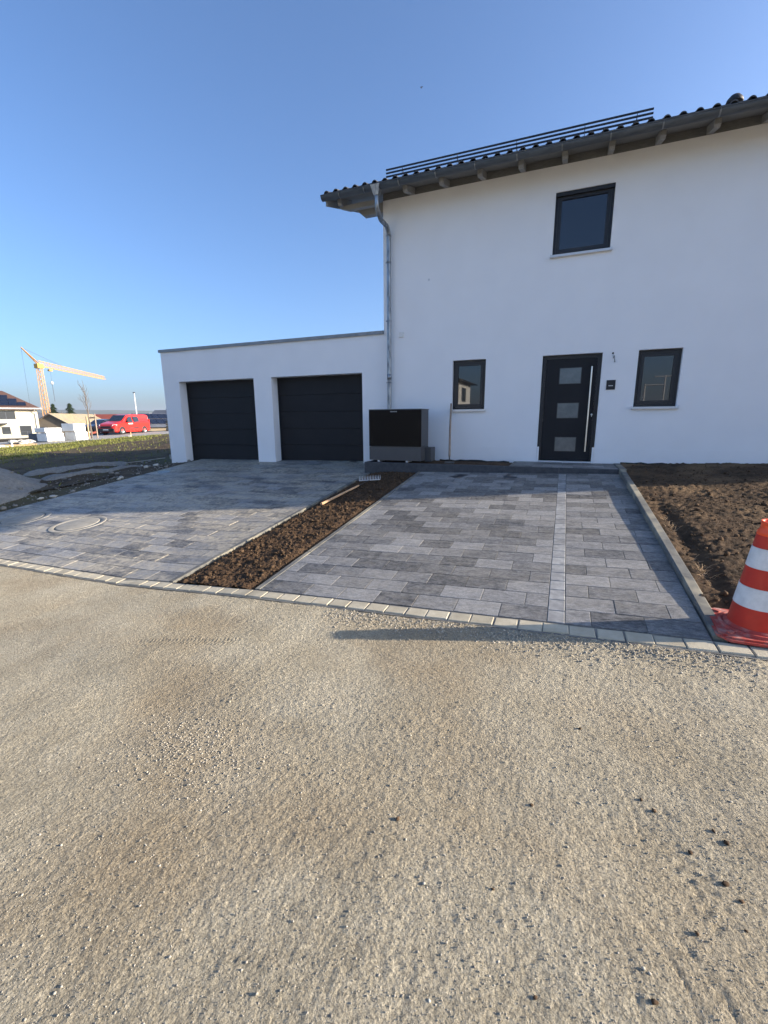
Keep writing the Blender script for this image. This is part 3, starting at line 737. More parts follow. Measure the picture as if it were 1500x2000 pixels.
purlin(-.34, -.24, 5.32, 5.42, -4.62).part('purlin', M['wood_grey'], H)
for yc in (1.9, 3.63, 5.4): 
    zt = 5.62+TP*(min(yc, HD-yc))-.02
    purlin(yc, yc+.14, zt-.2, zt, -4.5).part('purlin', M['wood_grey'], H)
MB().box(EX0-.015, EX0+.0, -.69, -.68, 5.40, 5.50).part('fascia', M['wood_grey'], H)
# verge boards
for xx in (EX0, EX1-.03):
    b = MB(); b.prism([(xx, -.70, 5.52+TP*-.70), (xx, RY, 5.52+TP*RY), (xx, HD+.7, 5.52+TP*-.70), (xx, HD+.7, 5.69+TP*-.70), (xx, RY, 5.69+TP*RY), (xx, -.70, 5.69+TP*-.70)], (.03, 0, 0))
    b.part('verge_board', M['wood_grey'], H)
# roof skin: corrugated tile field
PT = .2195
def roof_field():
    b = MB(); xs = np.arange(EX0-.03, EX1+.03, PT/6); vs = []; fs = []
    prof = lambda x: .030*max(0, math.sin(2*math.pi*(x-EX0)/PT))**.8
    rows = []
    for side in (0, 1):
        d = -.42; nr = 15; L = (RY+.42)/nr
        for k in range(nr):
            a0, a1 = d+k*L, d+(k+1)*L+.03
            base = len(vs)
            for x in xs:
                for a, lift in ((a0, .055), (a1, .030)):
                    yv = a if side == 0 else HD-a
                    vs.append((x, min(yv, RY) if side == 0 else max(yv, RY), 5.675+TP*min(a, RY)+lift+prof(x)))
            for i in range(len(xs)-1): fs.append((base+2*i, base+2*i+2, base+2*i+3, base+2*i+1))
    b.add(vs, fs, True); return b
roof = roof_field().part('roof', M['tile'], H)
b = MB()                                             # solid deck under the tiles
b.add([(EX0, -.68, 5.665+TP*-.68), (EX1, -.68, 5.665+TP*-.68), (EX1, RY, 5.665+TP*RY), (EX0, RY, 5.665+TP*RY), (EX1, HD+.68, 5.665+TP*-.68), (EX0, HD+.68, 5.665+TP*-.68)], [(0, 1, 2, 3), (3, 2, 4, 5)])
b.part('roof_deck', M['wood_soffit'], roof)
b = MB().tube([(EX0-.02, RY, RZ+.10), (EX1, RY, RZ+.10)], .11, 10); b.part('ridge_tiles', M['tile'], roof)
# eave tiles one by one
b = MB(); vs = []; ns = 14
for j, (yv, lift) in enumerate(((-.735, .088), (-.39, .078))):
    for lay_ in (0, -.018):
        for i in range(ns+1):
            x = PT*i/ns*1.02; vs.append((x, yv, 5.675+TP*yv+lift+lay_+.046*max(0, math.sin(2*math.pi*x/PT))**.55))
n1 = ns+1; fs = []
for i in range(ns):
    fs += [(i, i+1, 2*n1+i+1, 2*n1+i), (n1+i, 3*n1+i, 3*n1+i+1, n1+i+1), (i, n1+i, n1+i+1, i+1), (2*n1+i, 2*n1+i+1, 3*n1+i+1, 3*n1+i)]
fs += [(0, 2*n1, 3*n1, n1), (ns, n1+ns, 3*n1+ns, 2*n1+ns)]
tm = b.add(vs, fs, False).mesh('roof_tile', M['tile'], ORG[H.name])
k = 0; x = EX0-.02
while x < EX1-.1:
    link_copy('roof_tile', tm, roof, loc=(x, random.uniform(-.004, .004), random.uniform(-.002, .002))); x += PT
# gutter
GYc, GZc, GR_ = -.735, 5.474, .080
def half_tube(x0, x1, r, rin, name, m, parent, yc=GYc, zc=GZc, drop=0):
    b = MB(); n = 14; vs = []
    for x in (x0, x1):
        for rad in (r, rin):
            for i in range(n+1):
                a = math.pi+math.pi*i/n; vs.append((x, yc+math.cos(a)*rad, zc+math.sin(a)*rad*1.0))
    n1 = n+1; fs = []
    for i in range(n):
        fs += [(i, i+1, 2*n1+i+1, 2*n1+i), (n1+i, 3*n1+i, 3*n1+i+1, n1+i+1), (i, n1+i, n1+i+1, i+1), (2*n1+i, 2*n1+i+1, 3*n1+i+1, 3*n1+i)]
    fs += [(0, 2*n1, 3*n1, n1), (n, n1+n, 3*n1+n, 2*n1+n)]
    b.add(vs, fs, True); b.tube([(x0, yc-r, zc+.003), (x1, yc-r, zc+.003)], .010, 8)
    return b.part(name, m, parent)
gut = half_tube(EX0-.06, EX1+.06, GR_, GR_-.004, 'gutter', M['zinc_dull'], H)
b = MB(); n = 14
b.add([(EX0-.062, GYc+math.cos(math.pi+math.pi*i/n)*GR_, GZc+math.sin(math.pi+math.pi*i/n)*GR_) for i in range(n+1)], [tuple(range(n+1))]); b.part('end_cap', M['zinc_dull'], gut)
gx_list = [-4.42]+[-3.86+.745*i for i in range(0, 19)]
for x in gx_list:
    b = MB(); pts = [(x, GYc+math.cos(math.pi+math.pi*i/10)*(GR_+.003), GZc+math.sin(math.pi+math.pi*i/10)*(GR_+.003)) for i in range(11)]
    for p_, q_ in zip(pts[:-1], pts[1:]): b.beam(p_, q_, .022, .004)
    b.part('bracket', M['zinc'], gut)
# downpipe with funnel
fx = -3.60
dp_m = MB()
path = [(fx, GYc+.01, 5.30), (fx, GYc+.01, 5.16)]
for i in range(1, 7): 
    t_ = i/6; path.append((fx, GYc+.01+.20*t_*t_, 5.16-.22*t_))
path += [(fx+.01, -.22, 4.93)]
for i in range(1, 6):
    t_ = i/5; path.append((fx+.01, -.22+.12*(1-(1-t_)**2), 4.93-.14*t_))
path += [(fx+.01, -.10, 4.5), (fx+.01, -.10, .0)]
dp_m.tube(path, .047, 14); dp = dp_m.part('downpipe', M['galv'], H)
b = MB(); b.add([(fx-.10, GYc-.098, 5.466), (fx+.10, GYc-.098, 5.466), (fx+.10, GYc+.06, 5.44), (fx-.10, GYc+.06, 5.44), (fx-.052, GYc-.045, 5.295), (fx+.052, GYc-.045, 5.295), (fx+.052, GYc+.06, 5.295), (fx-.052, GYc+.06, 5.295)],
      [(0, 1, 5, 4), (1, 2, 6, 5), (2, 3, 7, 6), (3, 0, 4, 7), (4, 5, 6, 7)]); b.part('funnel', M['galv'], dp)
for z in (4.25, 3.05, 1.72, 4.78):
    b = MB(); b.lathe([(.049, -.012), (.055, -.012), (.055, .012), (.049, .012)], 14, (fx+.01, -.10, z))
    if z != 4.78: b.box(fx+.004, fx+.016, -.05, .0, z-.008, z+.008); b.box(fx-.062, fx-.045, -.108, -.092, z-.01, z+.01)
    b.part('clamp', M['galv'], dp)
b = MB(); b.lathe([(.048, -.07), (.052, -.07), (.052, .05), (.048, .05)], 14, (fx+.01, -.10, 1.85)); b.part('sleeve', M['galv'], dp)
# snow guard
sg = MB(); 
SY = -.20
for z in (5.985, 5.922, 5.858): sg.box(-3.60, 1.26, SY-.012, SY+.012, z-.0125, z+.0125)
sgo = sg.part('snow_guard', M['black_metal'], H)
for x in (-3.25, -2.1, -.97, .2, 1.02):
    b = MB(); b.box(x-.004, x+.004, SY+.013, SY+.02, 5.68, 5.99); b.beam((x, SY+.02, 5.97), (x, SY+.30, 5.80), .01, .01); b.part('guard_bracket', M['black_metal'], sgo)
# roof vent
b = MB(); vz = 5.70+TP*1.0+.05
b.lathe([(.055, -.15), (.055, .38)], 14, (2.665, 1.0, vz)); b.lathe([(.0, .335), (.125, .345), (.135, .36), (.12, .41), (.07, .465), (.0, .475)], 16, (2.665, 1.0, vz)); b.part('roof_vent', M['black_plastic'], H)

# small things on the wall
t = thing('door_bell', 'small black square door bell plate right of the front door', 'door bell', (1.025, 0, 1.42))
MB().cbox(-.078, .078, -.09, .09, 0, .02, .003).part('plate', M['black_plastic'], t)
for o in t.children: o.matrix_local = Matrix.Translation((0, -.0005, .094)) @ Matrix.Rotation(R(90), 4, 'X'); o.data.transform(Matrix.Translation((1.025, 0, 1.42)))
MB().box(.985, 1.062, -.0235, -.0207, 1.490, 1.505).part('name_slot', M['logo'], t)
b = MB(); b.cbox(-.055, .055, -.055, .055, 0, .035, .006); b.v = [(x-3.323, -z, y+2.758) for x, y, z in b.v]
tag(b.part('junction_box', M['white_plastic']), 'small white square cap high on the wall beside the downpipe', 'junction box')
b = MB(); b.tube([(1.012, 0, 2.105), (1.014, -.03, 2.10), (1.015, -.05, 2.05), (1.022, -.03, 2.0), (1.03, -.045, 2.03), (1.036, -.04, 2.06), (1.045, -.03, 2.0), (1.052, -.02, 1.955)], .0045, 6)
b.lathe([(0, -.004), (.018, -.004), (.018, .0)], 10, (1.012, 0, 2.105), 'y'); b.lathe([(.0, -.012), (.009, -.01), (.009, .008), (0, .012)], 8, (1.053, -.02, 1.95))
tag(b.part('loose_cable', M['black_plastic']), 'short loose black lamp cable hanging out of the wall above the bell', 'cable')
b = MB(); b.lathe([(.0, -.0015), (.020, -.001), (.026, 0)], 9, (-2.70, 0, 3.83), 'y')
tag(b.part('filler_spot', M['sill']), 'tiny grey filled spot on the white wall left of the upper window', 'filler spot')

# ================================================================== GARAGE
Ga = thing('garage', 'flat roofed white double garage with two anthracite sectional doors', 'garage', (-7.2, 0, -.3))
o1, o2, o3, o4, ot = -10.096, -7.488, -6.929, -4.327, 1.977
GX0 = -10.686; GT = 2.80
b = holed_wall(GX0, HX0, -.7, GT, [(o1, o2, -.7, ot), (o3, o4, -.7, ot)], .30)
b.add([(GX0, 0, -.7), (GX0, 5.45, -.7), (GX0, 5.45, GT), (GX0, 0, GT)], [(0, 1, 2, 3)])
b.add([(GX0, 5.45, -.7), (HX0, 5.45, -.7), (HX0, 5.45, GT), (GX0, 5.45, GT)], [(0, 1, 2, 3)])
b.add([(GX0, 0, GT-.001), (HX0, 0, GT-.001), (HX0, 5.45, GT-.001), (GX0, 5.45, GT-.001)], [(0, 1, 2, 3)])
b.part('wall', M['render'], Ga)
cp = MB(); cp.box(GX0-.04, -6.91, -.04, .34, GT, GT+.075); cp.box(-6.905, HX0-.002, -.04, .34, GT, GT+.075); cp.box(GX0-.04, GX0+.34, .341, 5.49, GT, GT+.075); cp.box(GX0+.341, HX0-.002, 5.15, 5.49, GT, GT+.075)
cp.part('coping', M['zinc'], Ga)
for a, c in ((o1, o2), (o3, o4)):
    fr = MB(); fr.box(a, a+.02, .262, .30, -.45, ot); fr.box(c-.02, c, .262, .30, -.45, ot); fr.box(a+.02, c-.02, .262, .30, ot-.02, ot)
    gd = fr.part('garage_door', M['anthracite'], Ga)
    zb = float(G(np.array((a+c)/2), np.array(.2)))-.01
    n = 5; hgt = (ot-.022-zb)/n
    for i in range(n):
        p_ = MB(); z0_, z1_ = zb+i*hgt+.003, zb+(i+1)*hgt-.003
        p_.box(a+.021, c-.021, .282, .32, z0_+.003, z1_-.003); p_.box(a+.021, c-.021, .285, .32, z0_, z0_+.0025); p_.box(a+.021, c-.021, .285, .32, z1_-.0025, z1_)
        p_.part('door_panel', M['garage_door'], gd)
    MB().box(a, c, .33, .34, -.6, ot).part('door_backing', M['black_plastic'], gd)
    MB().box(a+.02, c-.02, .275, .32, zb-.03, zb+.001).part('rubber_seal', M['rubber'], gd)
t = thing('concrete_block', 'grey concrete block lying beside the garage corner', 'concrete block', (-11.0, .1, -.4))
b = MB(); b.obox((-11.02, .5, -.22), (.16, .03, 0), (-.02, .11, 0), (0, 0, .07)); b.part('block', M['concrete'], t)
b = MB(); b.tube([(-11.9, -.7, -.34), (-11.4, -.3, -.28), (-11.0, .05, -.22)], .010, 6); tag(b.part('grey_conduit', M['concrete']), 'thin pale conduit on the ground by the garage corner', 'conduit')

# ================================================================== HEAT PUMP
hp = thing('heat_pump', 'large black and grey outdoor heat pump standing in front of the downpipe', 'heat pump', (-3.165, -.6, -.03))
X0, X1, Y0, Y1, Z1, ZM = -3.77, -2.56, -.90, -.34, 1.096, .298
MB().box(X0+.012, X1-.012, Y0+.008, Y1, ZM+.002, Z1-.012).part('casing', M['hp_grey'], hp)
MB().cbox(X0, X1, Y0-.002, Y1+.01, Z1-.0115, Z1+.004, .004).part('lid', M['hp_grey'], hp)
MB().box(X0+.002, X1-.002, Y0, Y0+.0075, ZM+.010, Z1-.013).part('front_glass', M['hp_black'], hp)
b = MB(); MB
for i in range(22):
    z = ZM+.05+i*.031; b.box(X0+.03, X1-.03, Y0-.0028, Y0-.0003, z, z+.004)
b.part('grille', M['hp_black'], hp)
MB().box(X0+.004, X1-.004, Y0+.003, Y1, .0, ZM-.003).part('plinth_panel', M['hp_grey'], hp)
b = MB()
for x in (X0+.2, X1-.35): b.box(x, x+.05, Y0+.0, Y0+.3, -.035, -.001)
b.part('foot', M['sill'], hp)
MB().box(X1-.003, X1+.14, -.62, -.30, -.03, .272).part('connection_box', M['hp_grey'], hp)
text_part('VIESSMANN', .030, Matrix.Translation(Vector((-3.19, Y0-.0035, 1.045))-Vector(ORG[hp.name])) @ Matrix.Rotation(R(90), 4, 'X'), M['logo'], 'logo', hp)

# ================================================================== TOOLS
def garden_rake():
    z = lambda x, y, d=0: float(bed_h(np.array(x), np.array(y)))+d
    a = Vector((-3.42, -3.70, z(-3.42, -3.70, .055))); c = Vector((-3.235, -2.12, z(-3.235, -2.12, .075)))
    t = thing('garden_rake', 'garden rake with pale wooden handle lying on the soil bed, tines up', 'rake', tuple(a))
    j = a.lerp(c, .74)
    MB().tube([a, a.lerp(c, .35), j], [.024, .020, .017], 10).part('handle', M['rake_wood'], t)
    MB().tube([j, a.lerp(c, .86), c], [.012, .008, .006], 8).part('socket', M['black_metal'], t)
    hb = MB(); d = Vector((.185, .085, .01)); hb.beam(c-d, c+d, .012, .012); head = hb.part('head', M['sill'], t)
    for i in range(14):
        p = c-d+d*2*(i/13); b = MB(); b.tube([p, p+Vector((-.01, .035, .05)), p+Vector((-.015, .045, .085))], [.006, .005, .003], 5); b.part('tine', M['sill'], head)
garden_rake()
t = thing('wooden_pole', 'weathered tool handle leaning against the wall under the left window', 'tool', (-2.0, -.62, -.05))
MB().tube([(-2.01, -.62, .10), (-2.075, -.35, .66), (-2.14, -.03, 1.215)], [.024, .022, .020], 10).part('handle', M['old_wood'], t)
b = MB(); b.tube([(-2.01, -.62, .10), (-2.0, -.655, .02)], [.018, .014], 8); b.obox((-1.995, -.68, -.03), (.10, .0, 0), (0, .035, .012), (0, -.003, .008)); b.part('blade', M['iron'], t)

# ================================================================== TRAFFIC CONE
CX, CY = 1.560, -6.345
cz = float(G(np.array(CX), np.array(CY)))-.012
cone = lthing('traffic_cone', 'orange and white banded traffic cone standing at the kerb corner', 'traffic cone', (CX, CY, cz), R(-3))
cone.rotation_euler = (R(2.0), R(-.5), R(-2))
HT = .792
def cr(z): return float(np.interp(z, [.06, .71], [.163, .080]))
bands = [(.06, .204, 'orange'), (.204, .344, 'cone_white'), (.344, .477, 'orange'), (.477, .615, 'cone_white'), (.615, .700, 'orange')]
for z0_, z1_, mm in bands:
    up = .0025 if mm == 'cone_white' else 0
    b = MB(); b.lathe([(cr(z0_)+up, z0_+.0005), (cr((z0_+z1_)/2)+up, (z0_+z1_)/2), (cr(z1_)+up, z1_-.0005)], 48)
    if up: b.lathe([(cr(z0_), z0_), (cr(z0_)+up, z0_)], 48); b.lathe([(cr(z1_), z1_), (cr(z1_)+up, z1_)], 48)
    b.part('white_sleeve' if up else 'cone_body', M[mm], cone)
b = MB(); b.lathe([(.0815, .699), (.084, .702), (.080, .722), (.068, .742), (.067, .772), (.070, .776), (.070, HT), (.061, HT), (.058, HT-.05), (.052, HT-.20)], 40); b.part('top_ring', M['orange_top'], cone)
b = MB(); h = .255; c_ = .07
octo = [(-h, -h+c_), (-h+c_, -h), (h-c_, -h), (h, -h+c_), (h, h-c_), (h-c_, h), (-h+c_, h), (-h, h-c_)]
b.prism([(x-.012, y, .004) for x, y in octo], (0, 0, .018))
b.prism([(x*.93-.012, y*.93, .0221) for x, y in octo], (0, 0, .012))
b.part('base_plate', M['cone_base'], cone)
b = MB(); b.lathe([(.215, .034), (.208, .050), (.196, .052), (.186, .040), (.183, .050), (.170, .058), (.163, .064)], 48); b.part('base_ring', M['cone_base'], cone)
for a in (45, 135, 225, 315):
    b = MB(); ca, sa = math.cos(R(a)), math.sin(R(a)); b.obox((ca*.245-.012, sa*.245, .038), (ca*.022, sa*.022, 0), (-sa*.014, ca*.014, 0), (0, 0, .009)); b.part('grip_lug', M['cone_base'], cone)

# ================================================================== LEFT: soil strip, gravel heaps, turf, street
def heap1(X, Y):
    a = (X+12.45)*.45+(Y+4.25)*.89; v = -(X+12.45)*.89+(Y+4.25)*.45
    return .50*sm((1.55-np.hypot(a, v/1.5)+.10*fbm(X*1.6, Y*1.6, 85, 3))/1.05)
def ridge(X, Y):
    a = (X+12.9)*.45+(Y+1.3)*.89; v = -(X+12.9)*.89+(Y+1.3)*.45; n_ = .22*fbm(X*1.3, Y*1.3, 86, 3)
    r1 = .13*np.exp(-((v-.25+n_)/.22)**2)*sm((1.5-np.abs(a))/.5); r2 = .11*np.exp(-((v+1.15+n_)/.20)**2)*sm((1.4-np.abs(a-.2))/.5)
    return r1+r2
def left_h(X, Y):
    z = T(X, Y); e = sm((-9.80-X)/1.5)
    z = G(X, Y)*(1-e)+z*e - .03*(1-e)
    z = z + heap1(X, Y) + ridge(X, Y)
    z = z + .05*fbm(X*.9, Y*.9, 77, 3)*e + .012*fbm(X*7, Y*7, 78, 3)*e
    return z
def hf_mask(X, Y):
    return None
stripm = sheet('bare_strip', steps((-19, -9.78, .05)), steps((-8, 2.2, .05)), left_h, M['bare'])
def heap(name, label, x0, x1, y0, y1, f_, lift, m=M['greystone']):
    def hh(X, Y): return left_h(X, Y)+lift*f_(X, Y)-.035
    return tag(sheet(name, steps((x0, x1, .04)), steps((y0, y1, .04)), hh, m, kind='stuff'), label, None)
heap('gravel_heap', 'rounded grey gravel heap at the left edge beside the driveway', -16.5, -10.4, -8.0, -1.0,
     lambda X, Y: sm(heap1(X, Y)/.05), .06)
heap('sand_ridge', 'low ragged ridges of grey gravel behind the main heap', -15.5, -10.8, -3.5, 1.3,
     lambda X, Y: sm((ridge(X, Y)-.02)/.03), .06)
q = np.stack([np.random.default_rng(41).uniform(-12.6, -9.95, 700), np.random.default_rng(42).uniform(-6, .6, 700)], -1)
scatter('rubble_bits', q, np.clip(np.random.default_rng(43).pareto(2.5, 700)*.014+.012, 0, .07), left_h, M['greystone'], label='loose stones along the left edge of the driveway', seed=12, sub=0)
q = np.array([(-10.9, -.75), (-11.05, -.6), (-10.8, -.5), (-11.3, -.55), (-10.7, -.9), (-11.5, -.35), (-10.95, -.3), (-11.2, -.9), (-9.95, -3.9), (-10.05, -4.1), (-10.0, -2.3), (-10.1, -2.15)])
scatter('broken_stones', q, np.full(len(q), .06), left_h, M['rubble'], label='pale broken stones beside the driveway edge', seed=13, sub=1)
# turf
def turf_h(X, Y): return T(X, Y)+.05*fbm(X*.5, Y*.5, 90, 3)+.025*np.abs(fbm(X*2.6, Y*2.6, 91, 3))
sheet('meadow', steps((-31.2, -17, .16), (-17, -10.72, .09)), steps((-7, 34, .16)), lambda X, Y: turf_h(X, Y)-.03*sm((X+19)/1)*sm((2.2-Y)/1), M['turf'])
# earth patches over the turf: bare where the machines drove
def bare_f(X, Y): return sm((.55*(Y-1)+(X+21.5)*.9+1.6*fbm(X*.25, Y*.25, 95, 3))/2.0)
def bare2(X, Y): return turf_h(X, Y)+.05*bare_f(X, Y)-.035
sheet('bare_patch', steps((-30, -10.74, .14)), steps((-6.5, 20, .14)), bare2, M['bare'])
n = 85000; rg = np.random.default_rng(50); P = np.stack([rg.uniform(-31, -11, n), rg.uniform(-6, 33, n)], -1)
dens = 1-.88*bare_f(P[:, 0], P[:, 1]); keep = rg.uniform(0, 1, n) < dens*(.35+.65*sm(fbm(P[:, 0]*.6, P[:, 1]*.6, 97, 3)+.5)); P = P[keep]; n = len(P)
z = turf_h(P[:, 0], P[:, 1]); ang = rg.uniform(0, 6.28, n); hh = rg.uniform(.04, .13, n); wd = rg.uniform(.012, .03, n)
v = np.zeros((n, 3, 3)); v[:, 0] = np.stack([P[:, 0]-np.cos(ang)*wd, P[:, 1]-np.sin(ang)*wd, z-.01], -1); v[:, 1] = np.stack([P[:, 0]+np.cos(ang)*wd, P[:, 1]+np.sin(ang)*wd, z-.01], -1)
v[:, 2] = np.stack([P[:, 0]+rg.normal(0, .04, n), P[:, 1]+rg.normal(0, .04, n), z+hh], -1)
me = bpy.data.meshes.new('grass'); me.from_pydata(v.reshape(-1, 3).tolist(), [], np.arange(n*3).reshape(-1, 3).tolist()); me.materials.append(M['grass'])
o = bpy.data.objects.new('grass', me); C.objects.link(o); tag(o, 'short patchy grass on the verge before the street', kind='stuff')
# street
sheet('street', steps((-40.5, -30.9, .8)), steps((-12, 90, 1.5)), lambda X, Y: T(X, Y)+.012, M['asphalt'])
b = MB(); n = 60
def Tz(x, y): return float(T(np.array(x), np.array(y)))

# ------------------------------------------------------------------ cars
def loft_car(t, st, m, smooth=True):
    """stations: x, z_low, z_belt, z_top, half width low, half width top"""
    vs = []; k = 12
    for (x, zl, zb, zt, wl, wt) in st:
        ring = [(wl*.92, zl), (wl, zl+.10), (wl, zb), (wt+(wl-wt)*.15, zb+(zt-zb)*.5), (wt, zt-.05*min(1, (zt-zb)*5+.3)), (wt-.10, zt)]
        pts = ring+[(-a, c) for a, c in ring[::-1]]
        vs += [(x, a, c) for a, c in pts]
    fs = []
    for i in range(len(st)-1):
        for j in range(k): fs.append((i*k+j, (i+1)*k+j, (i+1)*k+(j+1) % k, i*k+(j+1) % k))
    fs += [tuple(range(k)), tuple(range(len(st)*k-1, (len(st)-1)*k-1, -1))]
    return MB().add(vs, fs, False)
def wheel(t, x, y, r, side):
    b = MB(); w = .20; y0_ = y if side > 0 else y
    b.lathe([(r*.62, -w/2), (r*.95, -w/2), (r, -w/2+.03), (r, w/2-.03), (r*.95, w/2), (r*.62, w/2)], 24, (x, y, r), 'y'); b.part('tyre', M['rubber'], t)
    b = MB(); yo = w/2*side; n = 24
    b.lathe([(r*.63, yo*.9), (r*.60, yo*.7), (r*.15, yo*.75), (0, yo*.8)], n, (x, y, r), 'y')
    for k in range(6):
        a = k*math.pi/3; b.obox((x+math.cos(a)*r*.36, y+yo*.88, r+math.sin(a)*r*.36), (math.cos(a)*r*.24, 0, math.sin(a)*r*.24), (-math.sin(a)*r*.06, 0, math.cos(a)*r*.06), (0, .01, 0))
    b.part('rim', M['rim'], t)
va = math.atan2(.975, -.22)      # front wheel to rear wheel runs along +local x
vr = lthing('parked_van', 'bright red panel van parked on the street beyond the meadow', 'van', (-37.46-.0, 18.96, Tz(-37.5, 19)+.012), va)
# local frame: x = towards the rear, near side is -y
vr.location.x -= .80*math.cos(va+math.pi/2)*-1; 
st = [(-.88, .30, .60, .72, .70, .62), (-.80, .24, .80, .92, .86, .74), (-.55, .22, .92, 1.02, .91, .78), (-.10, .22, 1.02, 1.12, .925, .80), (.30, .22, 1.04, 1.22, .925, .78),
      (.72, .22, 1.05, 1.58, .925, .74), (1.0, .22, 1.05, 1.74, .925, .73), (1.5, .22, 1.06, 1.82, .925, .73), (2.4, .22, 1.06, 1.84, .925, .74), (3.3, .24, 1.06, 1.83, .92, .74), (3.72, .26, 1.05, 1.80, .905, .73), (3.82, .34, 1.05, 1.70, .88, .72), (3.88, .40, .98, 1.10, .86, .80)]
loft_car(vr, st, None).part('body', M['red_paint'], vr)
for x in (0, 2.98):
    for s_ in (-1, 1):
        b = MB(); b.lathe([(.30, -.012), (.395, -.012), (.395, .012)], 24, (x, s_*.922, .33), 'y'); b.part('wheel_arch', M['black_plastic'], vr)
        wheel(vr, x, s_*.845, .325, s_)
def side_panel(poly, y0_, y1_, zref, m, name, parent, th=.012):
    """polygon in x,z on the tapering flank; y interpolated between belt and roof"""
    for s_ in (-1, 1):
        b = MB(); P_ = []
        for x, z_ in poly:
            f_ = (z_-zref[0])/(zref[1]-zref[0]); P_.append((x, s_*(y0_+(y1_-y0_)*max(0, f_)+.006), z_))
        b.prism(P_, (0, s_*th, 0)); b.part(name, m, parent)
side_panel([(.62, 1.10), (1.42, 1.10), (1.42, 1.60), (1.12, 1.62), (.92, 1.50)], .915, .775, (1.06, 1.66), M['car_glass'], 'side_window', vr)
side_panel([(1.62, 1.10), (2.36, 1.14), (2.32, 1.60), (1.62, 1.62)], .915, .775, (1.06, 1.66), M['car_glass'], 'side_window', vr)
side_panel([(.75, .50), (2.35, .56), (2.35, .64), (1.9, .66), (.75, .54)], .925, .925, (.2, 1.1), M['black_plastic'], 'side_moulding', vr)
side_panel([(2.55, 1.14), (3.35, 1.17), (3.35, 1.20), (2.55, 1.17)], .925, .90, (1.0, 1.66), M['black_plastic'], 'door_rail', vr, .004)
side_panel([(.86, .92), (1.42, .94), (1.42, 1.03), (.86, 1.01)], .925, .925, (.2, 1.1), M['white_plastic'], 'door_sticker', vr, .003)
side_panel([(1.50, .32), (1.52, .32), (1.52, 1.62), (1.50, 1.62)], .925, .78, (1.06, 1.66), M['black_plastic'], 'door_gap', vr, .003)
side_panel([(1.40, .88), (1.60, .90), (1.60, .93), (1.40, .92)], .925, .925, (.2, 1.1), M['black_plastic'], 'door_handle', vr, .02)
# windscreen, front
b = MB(); b.add([(.27, -.70, 1.235), (.27, .70, 1.235), (.96, .64, 1.745), (.96, -.64, 1.745), (.25, -.70, 1.22), (.25, .70, 1.22), (.93, .64, 1.755), (.93, -.64, 1.755)], [(0, 1, 2, 3), (4, 5, 6, 7), (0, 1, 5, 4), (3, 2, 6, 7), (0, 3, 7, 4), (1, 2, 6, 5)]); b.part('windscreen', M['car_glass'], vr)
MB().box(-.93, -.78, -.80, .80, .26, .55).part('bumper', M['black_plastic'], vr)
MB().box(-.91, -.80, -.52, .52, .60, .76).part('grille', M['black_plastic'], vr)
MB().box(-.945, -.931, -.26, .26, .40, .50).part('number_plate', M['white_plastic'], vr)
for s_ in (-1, 1):
    b = MB(); b.prism([(-.84, s_*.60, .78), (-.60, s_*.89, .80), (-.55, s_*.90, .92), (-.80, s_*.66, .90)], (-.03, s_*.02, .0)); b.part('headlight', M['lamp_glass'], vr)
    b = MB(); b.box(.60, .80, s_*1.0-.07, s_*1.0+.07, 1.10, 1.27); b.beam((.7, s_*.90, 1.12), (.7, s_*.96, 1.14), .06, .05); b.part('mirror', M['black_plastic'], vr)
    MB().box(3.80, 3.90, s_*.80-.06, s_*.80+.06, .95, 1.35).part('tail_light', M['red_paint'], vr)
MB().box(3.80, 3.93, -.82, .82, .30, .52).part('rear_bumper', M['black_plastic'], vr)

dc = lthing('parked_car', 'dark parked car with pale wheel partly hidden behind the bare young tree', 'car', (-44.0, 21.0, Tz(-43, 20.5)+.02), va)
st2 = [(-.9, .35, .55, .66, .70, .6), (-.75, .22, .68, .76, .84, .72), (-.2, .2, .80, .90, .88, .76), (.35, .2, .86, .98, .88, .74), (1.0, .2, .88, 1.38, .88, .66), (1.7, .2, .88, 1.46, .88, .64), (2.5, .2, .9, 1.42, .88, .64), (3.1, .22, .9, 1.15, .86, .68), (3.5, .3, .85, .98, .82, .7), (3.6, .4, .7, .8, .76, .68)]
loft_car(dc, st2, None).part('body', M['car_black'], dc)
for x in (0, 2.65):
    for s_ in (-1, 1): wheel(dc, x, s_*.80, .32, s_)
side_panel([(.75, .93), (1.55, .93), (1.5, 1.32), (1.05, 1.30)], .87, .70, (.9, 1.36), M['car_glass'], 'side_window', dc)
side_panel([(1.65, .93), (2.7, .95), (2.4, 1.30), (1.62, 1.34)], .87, .70, (.9, 1.36), M['car_glass'], 'side_window', dc)
MB().box(-.95, -.8, -.7, .7, .28, .45).part('bumper', M['black_plastic'], dc)

